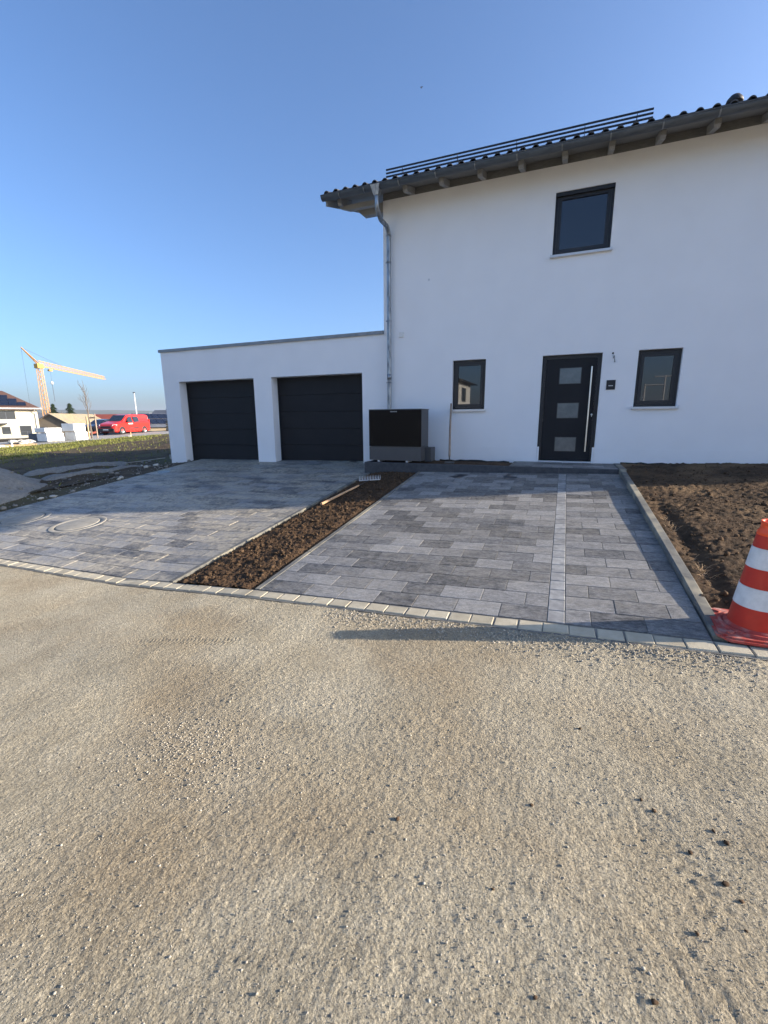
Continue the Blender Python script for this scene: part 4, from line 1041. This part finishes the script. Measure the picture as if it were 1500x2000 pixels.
# ------------------------------------------------------------------ building material on the street
def pack(x, y, w, d, z0_, h, rz, label, m, sheets=4, group='wrapped insulation packs stacked on the street', txt=None, cat='pack'):
    t = lthing('insulation_pack', label, cat, (x, y, z0_), rz, group=group)
    MB().cbox(-w/2, w/2, -d/2, d/2, .03, h, .02).part('wrapping', m, t)
    b = MB()
    for xx in (-w/2+.1, 0, w/2-.1): b.box(xx-.05, xx+.05, -d/2+.02, d/2-.02, 0, .029)
    b.part('batten', M['stake'], t)
    if txt:
        text_part(txt, .30, Matrix.Translation((-.08, -d/2-.004, h*.68)) @ Matrix.Rotation(R(90), 4, 'X'), M['print'], 'print', t)
        MB().box(-.35, .25, -d/2-.004, -d/2-.0005, h*.28, h*.34).part('print_line', M['print'], t)
    return t
PZ = Tz(-35, 12)+.012
def front_corner(x, y, w, d, rz):      # centre of a pack whose lit face starts at this corner
    t1 = (math.cos(rz), math.sin(rz)); t2 = (-math.sin(rz), math.cos(rz))
    return x+t1[0]*w/2+t2[0]*d/2, y+t1[1]*w/2+t2[1]*d/2
# long faces look towards the sun, ends in shade look at the camera
pack(*front_corner(-33.9, 10.55, 1.2, 1.05, R(92)), 1.2, 1.05, PZ, .60, R(92), 'white foil insulation pack with blue print, bottom of the front stack', M['foil'], txt='R.504')
pack(*front_corner(-33.95, 10.5, 1.15, 1.15, R(90)), 1.15, 1.15, PZ+.63, .34, R(90), 'thin white foil insulation pack on top of the front stack', M['foil'])
pack(*front_corner(-33.45, 12.3, .95, 1.1, R(94)), .95, 1.1, PZ+.02, .62, R(94), 'white foil insulation pack with teal print, bottom of the rear stack', M['foil'], txt='R.504')
pack(*front_corner(-33.5, 12.25, .95, 1.15, R(96)), .95, 1.15, PZ+.66, .60, R(96), 'white foil insulation pack with teal print on top of the rear stack', M['foil'], txt='R.504')
pack(-35.75, 11.25, 1.1, 1.0, PZ, .56, R(88), 'low dark wrapped pack left of the white insulation packs', M['grey_block'])
# pallet with broken stone
t = lthing('stone_pallet', 'wooden pallet loaded with pale broken stones at the street edge', 'pallet', (-31.6, 7.5, Tz(-31.6, 7.5)+.01), R(58))
for i in range(6): MB().box(-.85, .85, -.5+i*.19, -.5+i*.19+.13, .10, .125).part('board', M['stake'], t)
b = MB(); [b.box(-.85, .85, y_, y_+.1, 0, .099) for y_ in (-.5, -.05, .44)]; b.part('runner', M['stake'], t)
rw = random.Random(3)
for i in range(16):
    b = MB(); b.rx = 1.5; b.rock((rw.uniform(-.68, .68), rw.uniform(-.36, .42), .2+rw.uniform(0, .12)), rw.uniform(.10, .18), i, 1, .6); b.part('stone', M['rubble'], t)
t = thing('marker_post', 'pale low marker post standing beside the stone pallet', 'post', (-30.75, 6.6, Tz(-30.75, 6.6)))
MB().box(-30.79, -30.71, 6.56, 6.64, Tz(-30.75, 6.6), Tz(-30.75, 6.6)+.42).part('stake', M['post_white'], t)
t = thing('timber_stack', 'pile of pale boards lying at the street edge, cut by the left frame', 'timber', (-31.5, 5.2, Tz(-31.5, 5.2)))
for i in range(5): MB().beam((-31.9+.16*i, 4.1, Tz(-31.7, 4.4)+.09+.05*(i % 2)), (-31.5+.16*i, 6.35+.1*(i % 3), Tz(-31.3, 6.2)+.09+.05*(i % 2)), .14, .05).part('board', M['post_white'] if i % 2 else M['rubble'], t)
t = thing('boundary_stake', 'short orange tipped wooden stake in the grass before the red van', 'stake', (-30.7, 14.66, Tz(-30.7, 14.66)))
z_ = Tz(-30.7, 14.66); MB().box(-30.725, -30.675, 14.63, 14.69, z_-.05, z_+.50).part('post', M['stake'], t); MB().box(-30.73, -30.67, 14.625, 14.695, z_+.38, z_+.503).part('painted_tip', M['orange'], t)
b = MB(); b.rock((-30.62, 14.5, z_+.08), .11, 3, 1, .8); tag(b.part('stone', M['rubble']), 'pale stone at the foot of the wooden stake', 'stone')
t = thing('red_pipe', 'red brown pipe lying behind the insulation packs', 'pipe', (-36.5, 15.6, Tz(-36.5, 15.6)))
MB().tube([(-37.0, 14.7, Tz(-37, 14.7)+.10), (-36.6, 16.2, Tz(-36.6, 16.2)+.42)], .09, 10).part('pipe_body', M['red_tile'], t)

# young bare tree with guard
def bare_tree(name, label, x, y, z0_, h, r, lean, seed, depth=3, group=None):
    rg3 = random.Random(seed); t = thing(name, label, 'tree', (x, y, z0_), group=group)
    pts = [(x+lean[0]*i/8+rg3.uniform(-.04, .04)*(i > 0), y+lean[1]*i/8+rg3.uniform(-.04, .04)*(i > 0), z0_+h*i/8) for i in range(9)]
    MB().tube(pts, [r*(1-.85*i/8) for i in range(9)], 7).part('trunk', M['bark'], t)
    b = MB()
    def br(p, d, L, rad, k):
        q = p+d*L*.5; e = q+(d+Vector((rg3.uniform(-.2, .2), rg3.uniform(-.2, .2), .15))).normalized()*L*.5
        b.tube([p, q, e], [rad, rad*.7, rad*.3], 4, cap=False)
        if k > 0:
            for _ in range(3):
                s0 = p.lerp(e, rg3.uniform(.35, .95)); br(s0, (d+Vector((rg3.uniform(-.7, .7), rg3.uniform(-.7, .7), rg3.uniform(.0, .5)))).normalized(), L*rg3.uniform(.4, .6), rad*.55, k-1)
    for i in range(11):
        f_ = .38+.45*i/11; j = f_*8; a = Vector(pts[int(j)]).lerp(Vector(pts[min(8, int(j)+1)]), j-int(j)); an = rg3.uniform(0, 6.28)
        br(a, Vector((math.cos(an)*.38, math.sin(an)*.38, .95)).normalized(), h*(.22-.18*(f_-.4)), r*.30, depth-1)
    b.part('branches', M['twig'], t); return t
tx, ty = -34.1, 13.95
tz = Tz(tx, ty); bt = bare_tree('young_tree', 'bare young tree tied to wooden stakes between packs and van', tx, ty, tz, 4.45, .055, (-.35, .15), 5)
b = MB()
MB().box(tx-.05, tx+.05, ty-.25, ty-.18, tz-.1, tz+1.7).part('support_stake', M['stake'], bt)
MB().box(tx-.40, tx-.34, ty+.2, ty+.27, tz-.1, tz+1.9).part('support_stake', M['old_wood'], bt)
MB().box(tx+.30, tx+.36, ty+.2, ty+.27, tz-.1, tz+1.9).part('support_stake', M['old_wood'], bt)
MB().box(tx-.40, tx+.36, ty+.23, ty+.26, tz+1.55, tz+1.65).part('cross_bar', M['old_wood'], bt)

# street lamp
lx, ly, lz = -53.9, 34.4, -.35
t = thing('street_lamp', 'slender white street lamp post rising behind the red van', 'street lamp', (lx, ly, lz))
MB().tube([(lx, ly, lz-1.0), (lx, ly, lz+4.9)], [.085, .055], 10).part('pole', M['post_white'], t)
b = MB(); b.lathe([(.0, .16), (.16, .13), (.18, .08), (.10, .0), (.05, 0)], 12, (lx, ly, lz+4.88)); b.part('lamp_head', M['slate'], t)

# ------------------------------------------------------------------ far buildings (own coordinates: x along the front, y backwards)
def box_windows(t, wins, y=0):
    for (x0_, x1_, z0_, z1_, mul) in wins:
        fr = MB(); w = .07
        fr.box(x0_, x0_+w, y-.03, y+.05, z0_, z1_); fr.box(x1_-w, x1_, y-.03, y+.05, z0_, z1_); fr.box(x0_+w, x1_-w, y-.03, y+.05, z1_-w, z1_); fr.box(x0_+w, x1_-w, y-.03, y+.05, z0_, z0_+w)
        for k in range(1, mul): xm = x0_+(x1_-x0_)*k/mul; fr.box(xm-.04, xm+.04, y-.03, y+.05, z0_+w, z1_-w)
        o = fr.part('window', M['slate'], t); MB().box(x0_+w, x1_-w, y-.012, y+.02, z0_+w, z1_-w).part('pane', M['far_glass'], o)
def wall_box(t, x0_, x1_, y0_, y1_, z0_, z1_, m, name='wall'):
    return MB().box(x0_, x1_, y0_, y1_, z0_, z1_).part(name, m, t)
# cream house: front right corner is the origin, front runs along -x
ang = math.atan2(.88, .47)
ch = lthing('cream_house', 'cream two storey house with brown solar roof at the left frame edge', 'house', (-86.0, 40.9, -2.05), ang)
wall_box(ch, -13, 0, 0, 10, -1.5, 5.25, M['cream'])
box_windows(ch, [(-5.55, -3.05, 3.35, 4.75, 2), (-2.75, -1.15, .55, 2.25, 1), (-5.15, -4.0, .85, 2.1, 1), (-7.4, -5.7, .3, 1.5, 2)])
MB().box(-12, -4.3, -1.3, 0, 2.55, 2.75).part('canopy', M['slate'], ch)
ov = .7; zr, ze = 8.3, 5.15
b = MB(); b.add([(-14, -ov, ze), (ov, -ov, ze), (ov, 10+ov, ze), (-14, 10+ov, ze), (-8, 5, zr), (-4.2, 5, zr)], [(0, 1, 5, 4), (1, 2, 5), (2, 3, 4, 5), (3, 0, 4), (0, 3, 2, 1)])
rf = b.part('roof', M['brown_tile'], ch)
sl_ = (zr-ze)/(5+ov)
for r_ in range(4):
    for c_ in range(9):
        y0_ = -ov+.75+r_*1.12; xl = -10.6+c_*1.16
        if xl+1.1 > .4-(y0_+1.1+ov)*.83: continue
        z0_ = ze+(y0_+ov)*sl_+.10; z1_ = z0_+1.06*sl_
        b = MB(); b.add([(xl, y0_, z0_), (xl+1.12, y0_, z0_), (xl+1.12, y0_+1.06, z1_), (xl, y0_+1.06, z1_), (xl, y0_, z0_+.04), (xl+1.12, y0_, z0_+.04), (xl+1.12, y0_+1.06, z1_+.04), (xl, y0_+1.06, z1_+.04)],
                        [(0, 1, 5, 4), (1, 2, 6, 5), (2, 3, 7, 6), (3, 0, 4, 7), (4, 5, 6, 7)]); b.part('solar_panel', M['solar'], rf)
MB().box(-7.2, -6.8, 4.8, 5.2, zr-.3, zr+.5).part('chimney', M['slate'], rf)
MB().box(-14, ov, -ov-.12, -ov, ze-.08, ze+.10).part('gutter', M['bldg_white'], ch)
MB().box(-13.9, ov-.1, -ov+.02, -.02, ze-.22, ze-.10).part('eave_board', M['brown_tile'], ch)
b = MB(); b.tube([(-.35, -ov, ze-.1), (-.35, -.12, ze-.9), (-.35, -.12, 0)], .06, 8); b.part('downpipe', M['sill'], ch)
t = lthing('retaining_wall', 'low grey retaining wall in front of the cream house', 'wall', (-83.6, 39.0, -2.2), ang)
MB().box(-16, -1.0, -2.4, -2.1, -.6, .55).part('wall_body', M['concrete'], t)
for i in range(7): MB().box(-14+i*2.1, -13.94+i*2.1, -2.3, -2.24, .55, 1.5).part('railing_post', M['slate'], t)
b = MB(); b.box(-16, -1, -2.285, -2.255, 1.43, 1.47); b.box(-16, -1, -2.285, -2.255, 1.0, 1.03); b.part('railing', M['slate'], t)

# barn
bx = math.atan2(.373*.98+.928*.17, .928*.98-.373*.17)
bn = lthing('beige_barn', 'long low barn with beige corrugated roof and dark gable', 'barn', (-108.37, 60.88, -2.6), bx)
gw, gl_ = 8.1, 21.0; ez, rz_ = 2.85, 5.25
b = MB(); b.box(-gw, 0, 0, gl_, -.5, ez); b.add([(-gw, 0, ez), (0, 0, ez), (-gw*.5, 0, rz_), (-gw, gl_, ez), (0, gl_, ez), (-gw*.5, gl_, rz_)], [(0, 1, 2), (3, 5, 4)]); b.part('wall', M['barn_wall'], bn)
for sgn in (0, 1):
    xo = .5 if sgn == 0 else -gw-.5
    b = MB(); nst = 42
    for i in range(nst):
        y0_ = -.6+(gl_+1.2)*i/nst; y1_ = -.6+(gl_+1.2)*(i+.62)/nst; y2_ = -.6+(gl_+1.2)*(i+1)/nst
        for (ya, yb, dz) in ((y0_, y1_, .05), (y1_, y2_, .0)):
            b.add([(xo, ya, ez-.30+dz), (xo, yb, ez-.30+dz), (-gw*.5, yb, rz_+.08+dz), (-gw*.5, ya, rz_+.08+dz)], [(0, 1, 2, 3)])
    b.part('roof', M['corrugated'], bn)
MB().box(.45, .56, -.6, gl_+.6, ez-.62, ez-.32).part('gutter_board', M['bldg_white'], bn)
MB().box(.06, .12, .5, gl_-2, 0, 1.5).part('white_wall_panel', M['bldg_white'], bn)
MB().box(-gw+1, -gw+3.2, -.05, 0, 1.2, 2.2).part('window', M['far_glass'], bn)
b = MB(); b.prism([(-gw-.5, -.62, ez-.42), (-gw*.5, -.62, rz_-.04), (.5, -.62, ez-.42), (.5, -.62, ez-.28), (-gw*.5, -.62, rz_+.13), (-gw-.5, -.62, ez-.28)], (0, .04, 0)); b.part('verge', M['slate'], bn)

# red roofed hall
rh = lthing('red_roof_hall', 'long hall with dark red roof behind the barn', 'hall', (-131.0, 81.0, -2.8), math.atan2(.373, .928))
wall_box(rh, 0, 9.5, 0, 8, 0, 3.1, M['bldg_white']); b = MB(); b.add([(-.5, -.5, 3.0), (10, -.5, 3.0), (10, 4, 5.7), (-.5, 4, 5.7), (10, 8.5, 3.0), (-.5, 8.5, 3.0)], [(0, 1, 2, 3), (3, 2, 4, 5), (0, 3, 5), (1, 4, 2)]); b.part('roof', M['red_tile'], rh)
for i in range(5): MB().box(.5+i*1.9, .56+i*1.9, -1.2, -1.14, .2, 3.2).part('scaffold_post', M['post_white'], rh)
MB().box(-.2, 9.6, -1.2, -1.14, 2.9, 2.96).part('scaffold_rail', M['post_white'], rh)
# grey hall with white roof parts behind the van
gh = lthing('grey_hall', 'flat grey hall with white roof edge behind the red van', 'hall', (-117.5, 85.0, -2.8), math.atan2(.373, .928))
wall_box(gh, 0, 13, 0, 8, 0, 5.2, M['concrete']); MB().box(-.2, 5, -.2, 8.2, 5.2, 5.5).part('roof_edge', M['slate'], gh); MB().box(5.1, 13.2, -.2, 8.2, 5.2, 5.9).part('roof_edge', M['bldg_white'], gh)
MB().box(8.6, 9.6, 3, 4, 5.9, 7.1).part('roof_hood', M['slate'], gh)
# solar roofed house right of the van
def small_house(name, label, x, y, z_, rz, w, d, ez_, rz2, wallm, panels=True, cat='house', group=None):
    t = lthing(name, label, cat, (x, y, z_), rz, group=group)
    b = MB(); b.box(0, w, 0, d, -2, ez_); b.add([(0, 0, ez_), (0, d, ez_), (0, d/2, rz2), (w, 0, ez_), (w, d, ez_), (w, d/2, rz2)], [(0, 2, 1), (3, 4, 5)]); b.part('wall', wallm, t)
    b = MB(); o_ = .5; k_ = (rz2-ez_)/(d/2)
    b.add([(-o_, -o_, ez_-o_*k_+.1), (w+o_, -o_, ez_-o_*k_+.1), (w+o_, d/2, rz2+.1), (-o_, d/2, rz2+.1), (w+o_, d+o_, ez_-o_*k_+.1), (-o_, d+o_, ez_-o_*k_+.1)], [(0, 1, 2, 3), (3, 2, 4, 5)]); rf_ = b.part('roof', M['slate'], t)
    if panels:
        nc = int(w/1.1)
        for c_ in range(nc):
            for r_ in range(2):
                y0_ = .3+r_*(d/2-.5)/2; y1_ = y0_+(d/2-.5)/2-.08; x0_ = .1+c_*1.1
                za, zb = ez_+y0_*k_+.14, ez_+y1_*k_+.14
                b = MB(); b.add([(x0_, y0_, za), (x0_+1.02, y0_, za), (x0_+1.02, y1_, zb), (x0_, y1_, zb), (x0_, y0_, za+.04), (x0_+1.02, y0_, za+.04), (x0_+1.02, y1_, zb+.04), (x0_, y1_, zb+.04)], [(4, 5, 6, 7), (0, 1, 5, 4), (1, 2, 6, 5), (2, 3, 7, 6), (3, 0, 4, 7)]); b.part('solar_panel', M['solar'], rf_)
    return t
small_house('solar_house', 'low house with dark solar roof just right of the red van', -62.5, 43.0, -1.6, R(75), 9, 7, 1.6, 3.6, M['barn_wall'])
small_house('solar_house', 'second dark solar roof rising behind the low solar house', -68.0, 56.0, -2.0, R(72), 12, 9, 2.4, 4.9, M['bldg_white'])
small_house('small_house', 'small white house gable above the solar roofs', -95.0, 72.0, -2.2, R(20), 5, 6, 4.0, 5.6, M['bldg_white'], False)
small_house('small_house', 'distant house with brown roof between crane and cream house', -190.0, 98.0, -4, R(60), 14, 10, 5, 8.2, M['bldg_white'], False)
small_house('small_house', 'distant pale house low on the horizon left of the lamp', -230.0, 190.0, -5, R(35), 16, 11, 6, 9.5, M['bldg_white'], False)
# brown stacked wood wall below the solar roof
t = lthing('wood_stack', 'brown firewood stack beside the street right of the van', 'wood stack', (-46.3, 32.8, Tz(-46, 32.8)), R(72))
rw = random.Random(12)
for i in range(40):
    MB().tube([((i % 10)*.62, 0, .22+.34*(i//10)), ((i % 10)*.62+rw.uniform(-.03, .03), .9, .22+.34*(i//10))], rw.uniform(.14, .2), 7).part('log', M['old_wood'] if rw.random() < .5 else M['stake'] if rw.random() < .4 else M['bark'], t)
# white trailer rail
t = lthing('flat_trailer', 'white flat trailer parked at the far right end of the street', 'trailer', (-38.2, 27.2, Tz(-38.2, 27.5)+.01), R(82))
MB().box(0, 3.4, -.8, .8, .50, .64).part('bed', M['post_white'], t)
for x in (.9, 1.7):
    for y_ in (-.7, .7): MB().lathe([(0, -.09), (.28, -.09), (.30, 0), (.28, .09), (0, .09)], 16, (x, y_, .30), 'y').part('wheel', M['rubber'], t)
MB().box(.1, .16, -.78, -.72, .64, 1.3).part('post', M['post_white'], t)
MB().beam((0, 0, .45), (-1.1, 0, .4), .08, .08).part('drawbar', M['black_metal'], t)

# conifers and bushes
def conifer(label, x, y, z0_, h, w, seed):
    rg3 = random.Random(seed); t = thing('conifer', label, 'tree', (x, y, z0_), group='dark conifers behind the barn')
    MB().tube([(x, y, z0_), (x, y, z0_+h*.9)], [w*.07, .05], 7).part('trunk', M['bark'], t)
    b = MB()
    for i in range(1500):
        f_ = rg3.random()**.75; zz = z0_+h*(.08+.92*f_); rad = w*(1-f_)**.8*rg3.uniform(.45, 1.08)*(.8+.35*math.sin(f_*38+seed)); a = rg3.uniform(0, 6.28)
        p = Vector((x+math.cos(a)*rad, y+math.sin(a)*rad, zz)); d = Vector((math.cos(a), math.sin(a), -.35)); L = rg3.uniform(.2, .5)*h*.10; s_ = Vector((-math.sin(a), math.cos(a), 0))*L*.45
        b.add([p-d*L*.6-s_*.3, p-d*L*.6+s_*.3, p+d*L+s_, p+d*L*1.1-s_], [(0, 1, 2, 3)])
    b.part('crown', M['conifer'], t)
conifer('slim dark conifer directly right of the crane mast', -141.2, 78.0, -3.2, 9.2, 2.9, 1)
conifer('broad dark conifer rising behind the barn ridge', -136.5, 79.8, -3.2, 9.3, 3.4, 2)
bare_tree('bare_tree', 'bare bushy tree between the two dark conifers', -143.5, 81.5, -3.2, 7.4, .16, (.3, .2), 8, 3, group='bare trees beyond the barn')
bare_tree('bare_tree', 'bare tree between the cream house and the crane mast', -150.5, 74, -3.4, 7.2, .16, (-.2, .1), 18, 3, group='bare trees beyond the barn')
def bushes(name, label, pts_, m):
    rg3 = random.Random(6); b = MB()
    for (x, y, z_, r_) in pts_:
        for i in range(160):
            a, c_ = rg3.uniform(0, 6.28), rg3.uniform(-.3, 1); rad = r_*rg3.uniform(.5, 1.05); q_ = math.sqrt(max(0, 1-c_*c_))
            p = Vector((x+math.cos(a)*q_*rad, y+math.sin(a)*q_*rad, z_+c_*rad*.9)); d = Vector((rg3.gauss(0, 1), rg3.gauss(0, 1), rg3.gauss(0, 1))).normalized(); e = d.cross(Vector((.3, .5, .8))).normalized(); L = r_*.16
            b.add([p-d*L, p+e*L, p+d*L, p-e*L], [(0, 1, 2, 3)])
    return tag(b.part(name, m), label, kind='stuff')
rw = random.Random(21)
bushes('distant_bushes', 'brown and dark bushes strung along the far fields', [(-150-rw.uniform(0, 120), 118+rw.uniform(0, 150), -3.0+rw.uniform(0, 1.2), rw.uniform(2.2, 4.2)) for _ in range(60)]+[(-80-rw.uniform(0, 18), 76+rw.uniform(0, 12), -1+rw.uniform(0, 1.6), rw.uniform(.8, 1.5)) for _ in range(22)], M['bush'])
# hedge bank behind the street on the left
def bank_h(X, Y): return T(X, Y)+.02+.10*np.abs(fbm(X*.8, Y*.8, 120, 3))
sheet('verge', steps((-60, -40.6, .5)), steps((-10, 40, .5)), bank_h, M['bare'])

# ------------------------------------------------------------------ crane
cr_ = thing('tower_crane', 'yellow self erecting tower crane rising behind the barn', 'crane', (-166.6, 91.4, -4))
cxx, cyy = -166.6, 91.4; f_str = Vector((-146.07+167.86, 99.71-92.01, 0)).normalized(); f_jib = Vector((-.52, .85, 0)).normalized()
ctop = Vector((cxx, cyy, 19.4)); side = Vector((-f_jib.y, f_jib.x, 0))
def lattice(b, a, c, w0, w1, n, sx, sy, ch=.14, br=.08):
    a, c = Vector(a), Vector(c)
    def ring(t_):
        w = w0+(w1-w0)*t_; p = a.lerp(c, t_); return [p+sx*w*i+sy*w*j for i, j in ((-.5, -.5), (.5, -.5), (.5, .5), (-.5, .5))]
    prev = ring(0)
    for k in range(1, n+1):
        cur = ring(k/n)
        for i in range(4):
            j = (i+1) % 4
            b.beam(prev[i], cur[i], ch, ch); b.beam(prev[i], cur[j], br, br); b.beam(cur[i], cur[j], br, br)
        prev = cur
    return b
lattice(MB(), (cxx, cyy, -4), (cxx, cyy, 19.2), 1.8, 1.25, 15, f_jib, side, .13, .07).part('mast', M['crane'], cr_)
jt = ctop+f_jib*50+Vector((0, 0, -.2)); 
b = MB()
nj = 26
for k in range(nj):
    p0 = ctop.lerp(jt, k/nj); p1 = ctop.lerp(jt, (k+1)/nj); h0 = 1.7*(1-.3*k/nj); h1 = 1.7*(1-.3*(k+1)/nj); u_ = Vector((0, 0, 1))
    for s_ in (-.5, .5): b.beam(p0+side*s_, p1+side*s_, .12, .12); b.beam(p0+side*s_, (p0+p1)/2+u_*h0, .07, .07); b.beam(p1+side*s_, (p0+p1)/2+u_*h0, .07, .07)
    b.beam(p0+u_*h0, p1+u_*h1, .17, .17); b.beam(p0+side*.5, p1-side*.5, .08, .08)
b.part('jib', M['crane'], cr_)
ap = ctop+f_str*-5.2+Vector((0, 0, 6.0))
b = MB(); b.beam(ctop+side*.35+Vector((0, 0, .5)), ap, .26, .26); b.beam(ctop-side*.35+Vector((0, 0, .5)), ap, .26, .26)
for k in range(6): p_ = ctop.lerp(ap, .1+k*.15); b.beam(p_+side*.3*(1-k/6), p_-side*.3*(1-k/6), .1, .1)
b.part('guy_strut', M['crane'], cr_)
MB().box(cxx-1.0, cxx+1.0, cyy-1.0, cyy+1.0, 18.6, 20.0).part('slewing_head', M['crane_deep'], cr_)
b = MB(); b.tube([ap, ctop+f_jib*18+Vector((0, 0, 1.2))], .05, 5); b.tube([ap, (ap.x-.5, ap.y, 2), (ap.x+1.5, ap.y+.8, -3.8)], .035, 5); b.part('guy_cable', M['cable'], cr_)
hk = ctop+f_jib*6.5
MB().box(hk.x-.6, hk.x+.6, hk.y-.5, hk.y+.5, 18.3, 18.9).part('trolley', M['crane_deep'], cr_)
b = MB(); b.tube([(hk.x, hk.y, 18.4), (hk.x, hk.y, 14.6)], .03, 4); b.tube([(hk.x, hk.y, 14.0), (hk.x, hk.y, 7.8)], .07, 5); b.part('hoist_cable', M['cable'], cr_)
b = MB(); b.lathe([(0, -.5), (.4, -.4), (.45, .1), (.2, .5), (0, .5)], 10, (hk.x, hk.y, 14.3)); b.part('hook_block', M['bldg_white'], cr_)
MB().box(cxx-1.8, cxx+1.8, cyy-1.8, cyy+1.8, -4, -1.6).part('counterweight', M['crane_deep'], cr_)

# white house on the other side of the road (seen only as a reflection)
nb = lthing('neighbour_house', 'white neighbour house across the road, seen mirrored in the window left of the door', 'house', (-8.6, -35.0, -.9), R(90))
b = MB(); b.box(0, 15, 0, 9, -.5, 5.2); b.part('wall', M['bldg_white'], nb)
b = MB(); b.add([(-.7, -.7, 5.0), (15.7, -.7, 5.0), (15.7, 4.5, 6.9), (-.7, 4.5, 6.9), (15.7, 9.7, 5.0), (-.7, 9.7, 5.0)], [(0, 1, 2, 3), (3, 2, 4, 5), (0, 3, 5), (1, 4, 2), (0, 5, 4, 1)]); b.part('roof', M['slate'], nb)
box_windows(nb, [(2.2, 4.0, 3.3, 4.55, 2), (7.2, 8.4, 3.3, 4.5, 1), (11, 12.2, 3.3, 4.5, 1), (2.2, 3.4, .6, 1.9, 1), (8.5, 10, .2, 2.2, 1)])

t = thing('scaffold_frame', 'light metal scaffold frame across the road, mirrored in the window right of the door', 'scaffold', (4.6, -16.0, -.7))
for x_ in (3.9, 4.75, 6.1):
    b = MB(); b.tube([(x_, -16, -.7), (x_, -16, 2.9 if x_ > 4 else 2.5)], .035, 8); b.part('upright', M['post_white'], t)
for (xa, xb, z_) in ((3.9, 4.75, 2.45), (4.3, 6.1, 2.85), (3.9, 6.1, 1.1)):
    b = MB(); b.tube([(xa, -16, z_), (xb, -16, z_)], .03, 8); b.part('cross_tube', M['post_white'], t)
# bird
t = thing('bird', 'tiny dark bird high in the clear sky', 'bird', (-13.95, 35.22, 30.44), R(0))
b = MB(); P_ = Vector((-13.95, 35.22, 30.44)); b.tube([P_+Vector((-.02, 0, -.10)), P_, P_+Vector((.02, 0, .10))], [.01, .035, .01], 6); b.part('body', M['bird'], t)
for s_ in (-1, 1):
    b = MB(); b.add([P_+Vector((0, 0, -.03)), P_+Vector((0, 0, .04)), P_+Vector((s_*.10, .04, .12)), P_+Vector((s_*.12, .05, .06)), P_+Vector((0, .012, 0))], [(0, 1, 2, 3), (0, 4, 2, 3), (1, 4, 2)]); b.part('wing', M['bird'], t)

# ------------------------------------------------------------------ distant hills and haze
def hills():
    vs = []; n = 220; prof = [(0, 0), (250, .25), (600, .65), (1000, 1.0), (1500, .7)]
    for i in range(n+1):
        a = R(60)+R(170)*i/n; h = 74+9*float(fbm(np.array(i*.045), np.array(.3), 201, 4))+5*math.sin(i*.05)
        for (d, k) in prof:
            rr2 = 2700+d; vs.append((math.cos(a)*rr2, math.sin(a)*rr2, -12+(h+12)*k))
    m_ = len(prof); fs = [(i*m_+j, (i+1)*m_+j, (i+1)*m_+j+1, i*m_+j+1) for i in range(n) for j in range(m_-1)]
    o = MB().add(vs, fs, True).part('hills', M['hills']); o['kind'] = 'structure'
hills()
hz = bpy.data.materials.new('haze'); hz.use_nodes = True; nn = hz.node_tree.nodes; ll = hz.node_tree.links
nn.remove(nn['Principled BSDF']); pv = nn.new('ShaderNodeVolumePrincipled')
pv.inputs['Color'].default_value = (.80, .88, 1.0, 1); pv.inputs['Density'].default_value = .00014; pv.inputs['Anisotropy'].default_value = .2
ll.new(pv.outputs[0], nn['Material Output'].inputs['Volume'])
o = MB().box(-5050, 3050, -3050, 5050, -60, 110).part('haze', hz); o['kind'] = 'stuff'
o['label'] = 'thin bluish haze in the air over the fields'
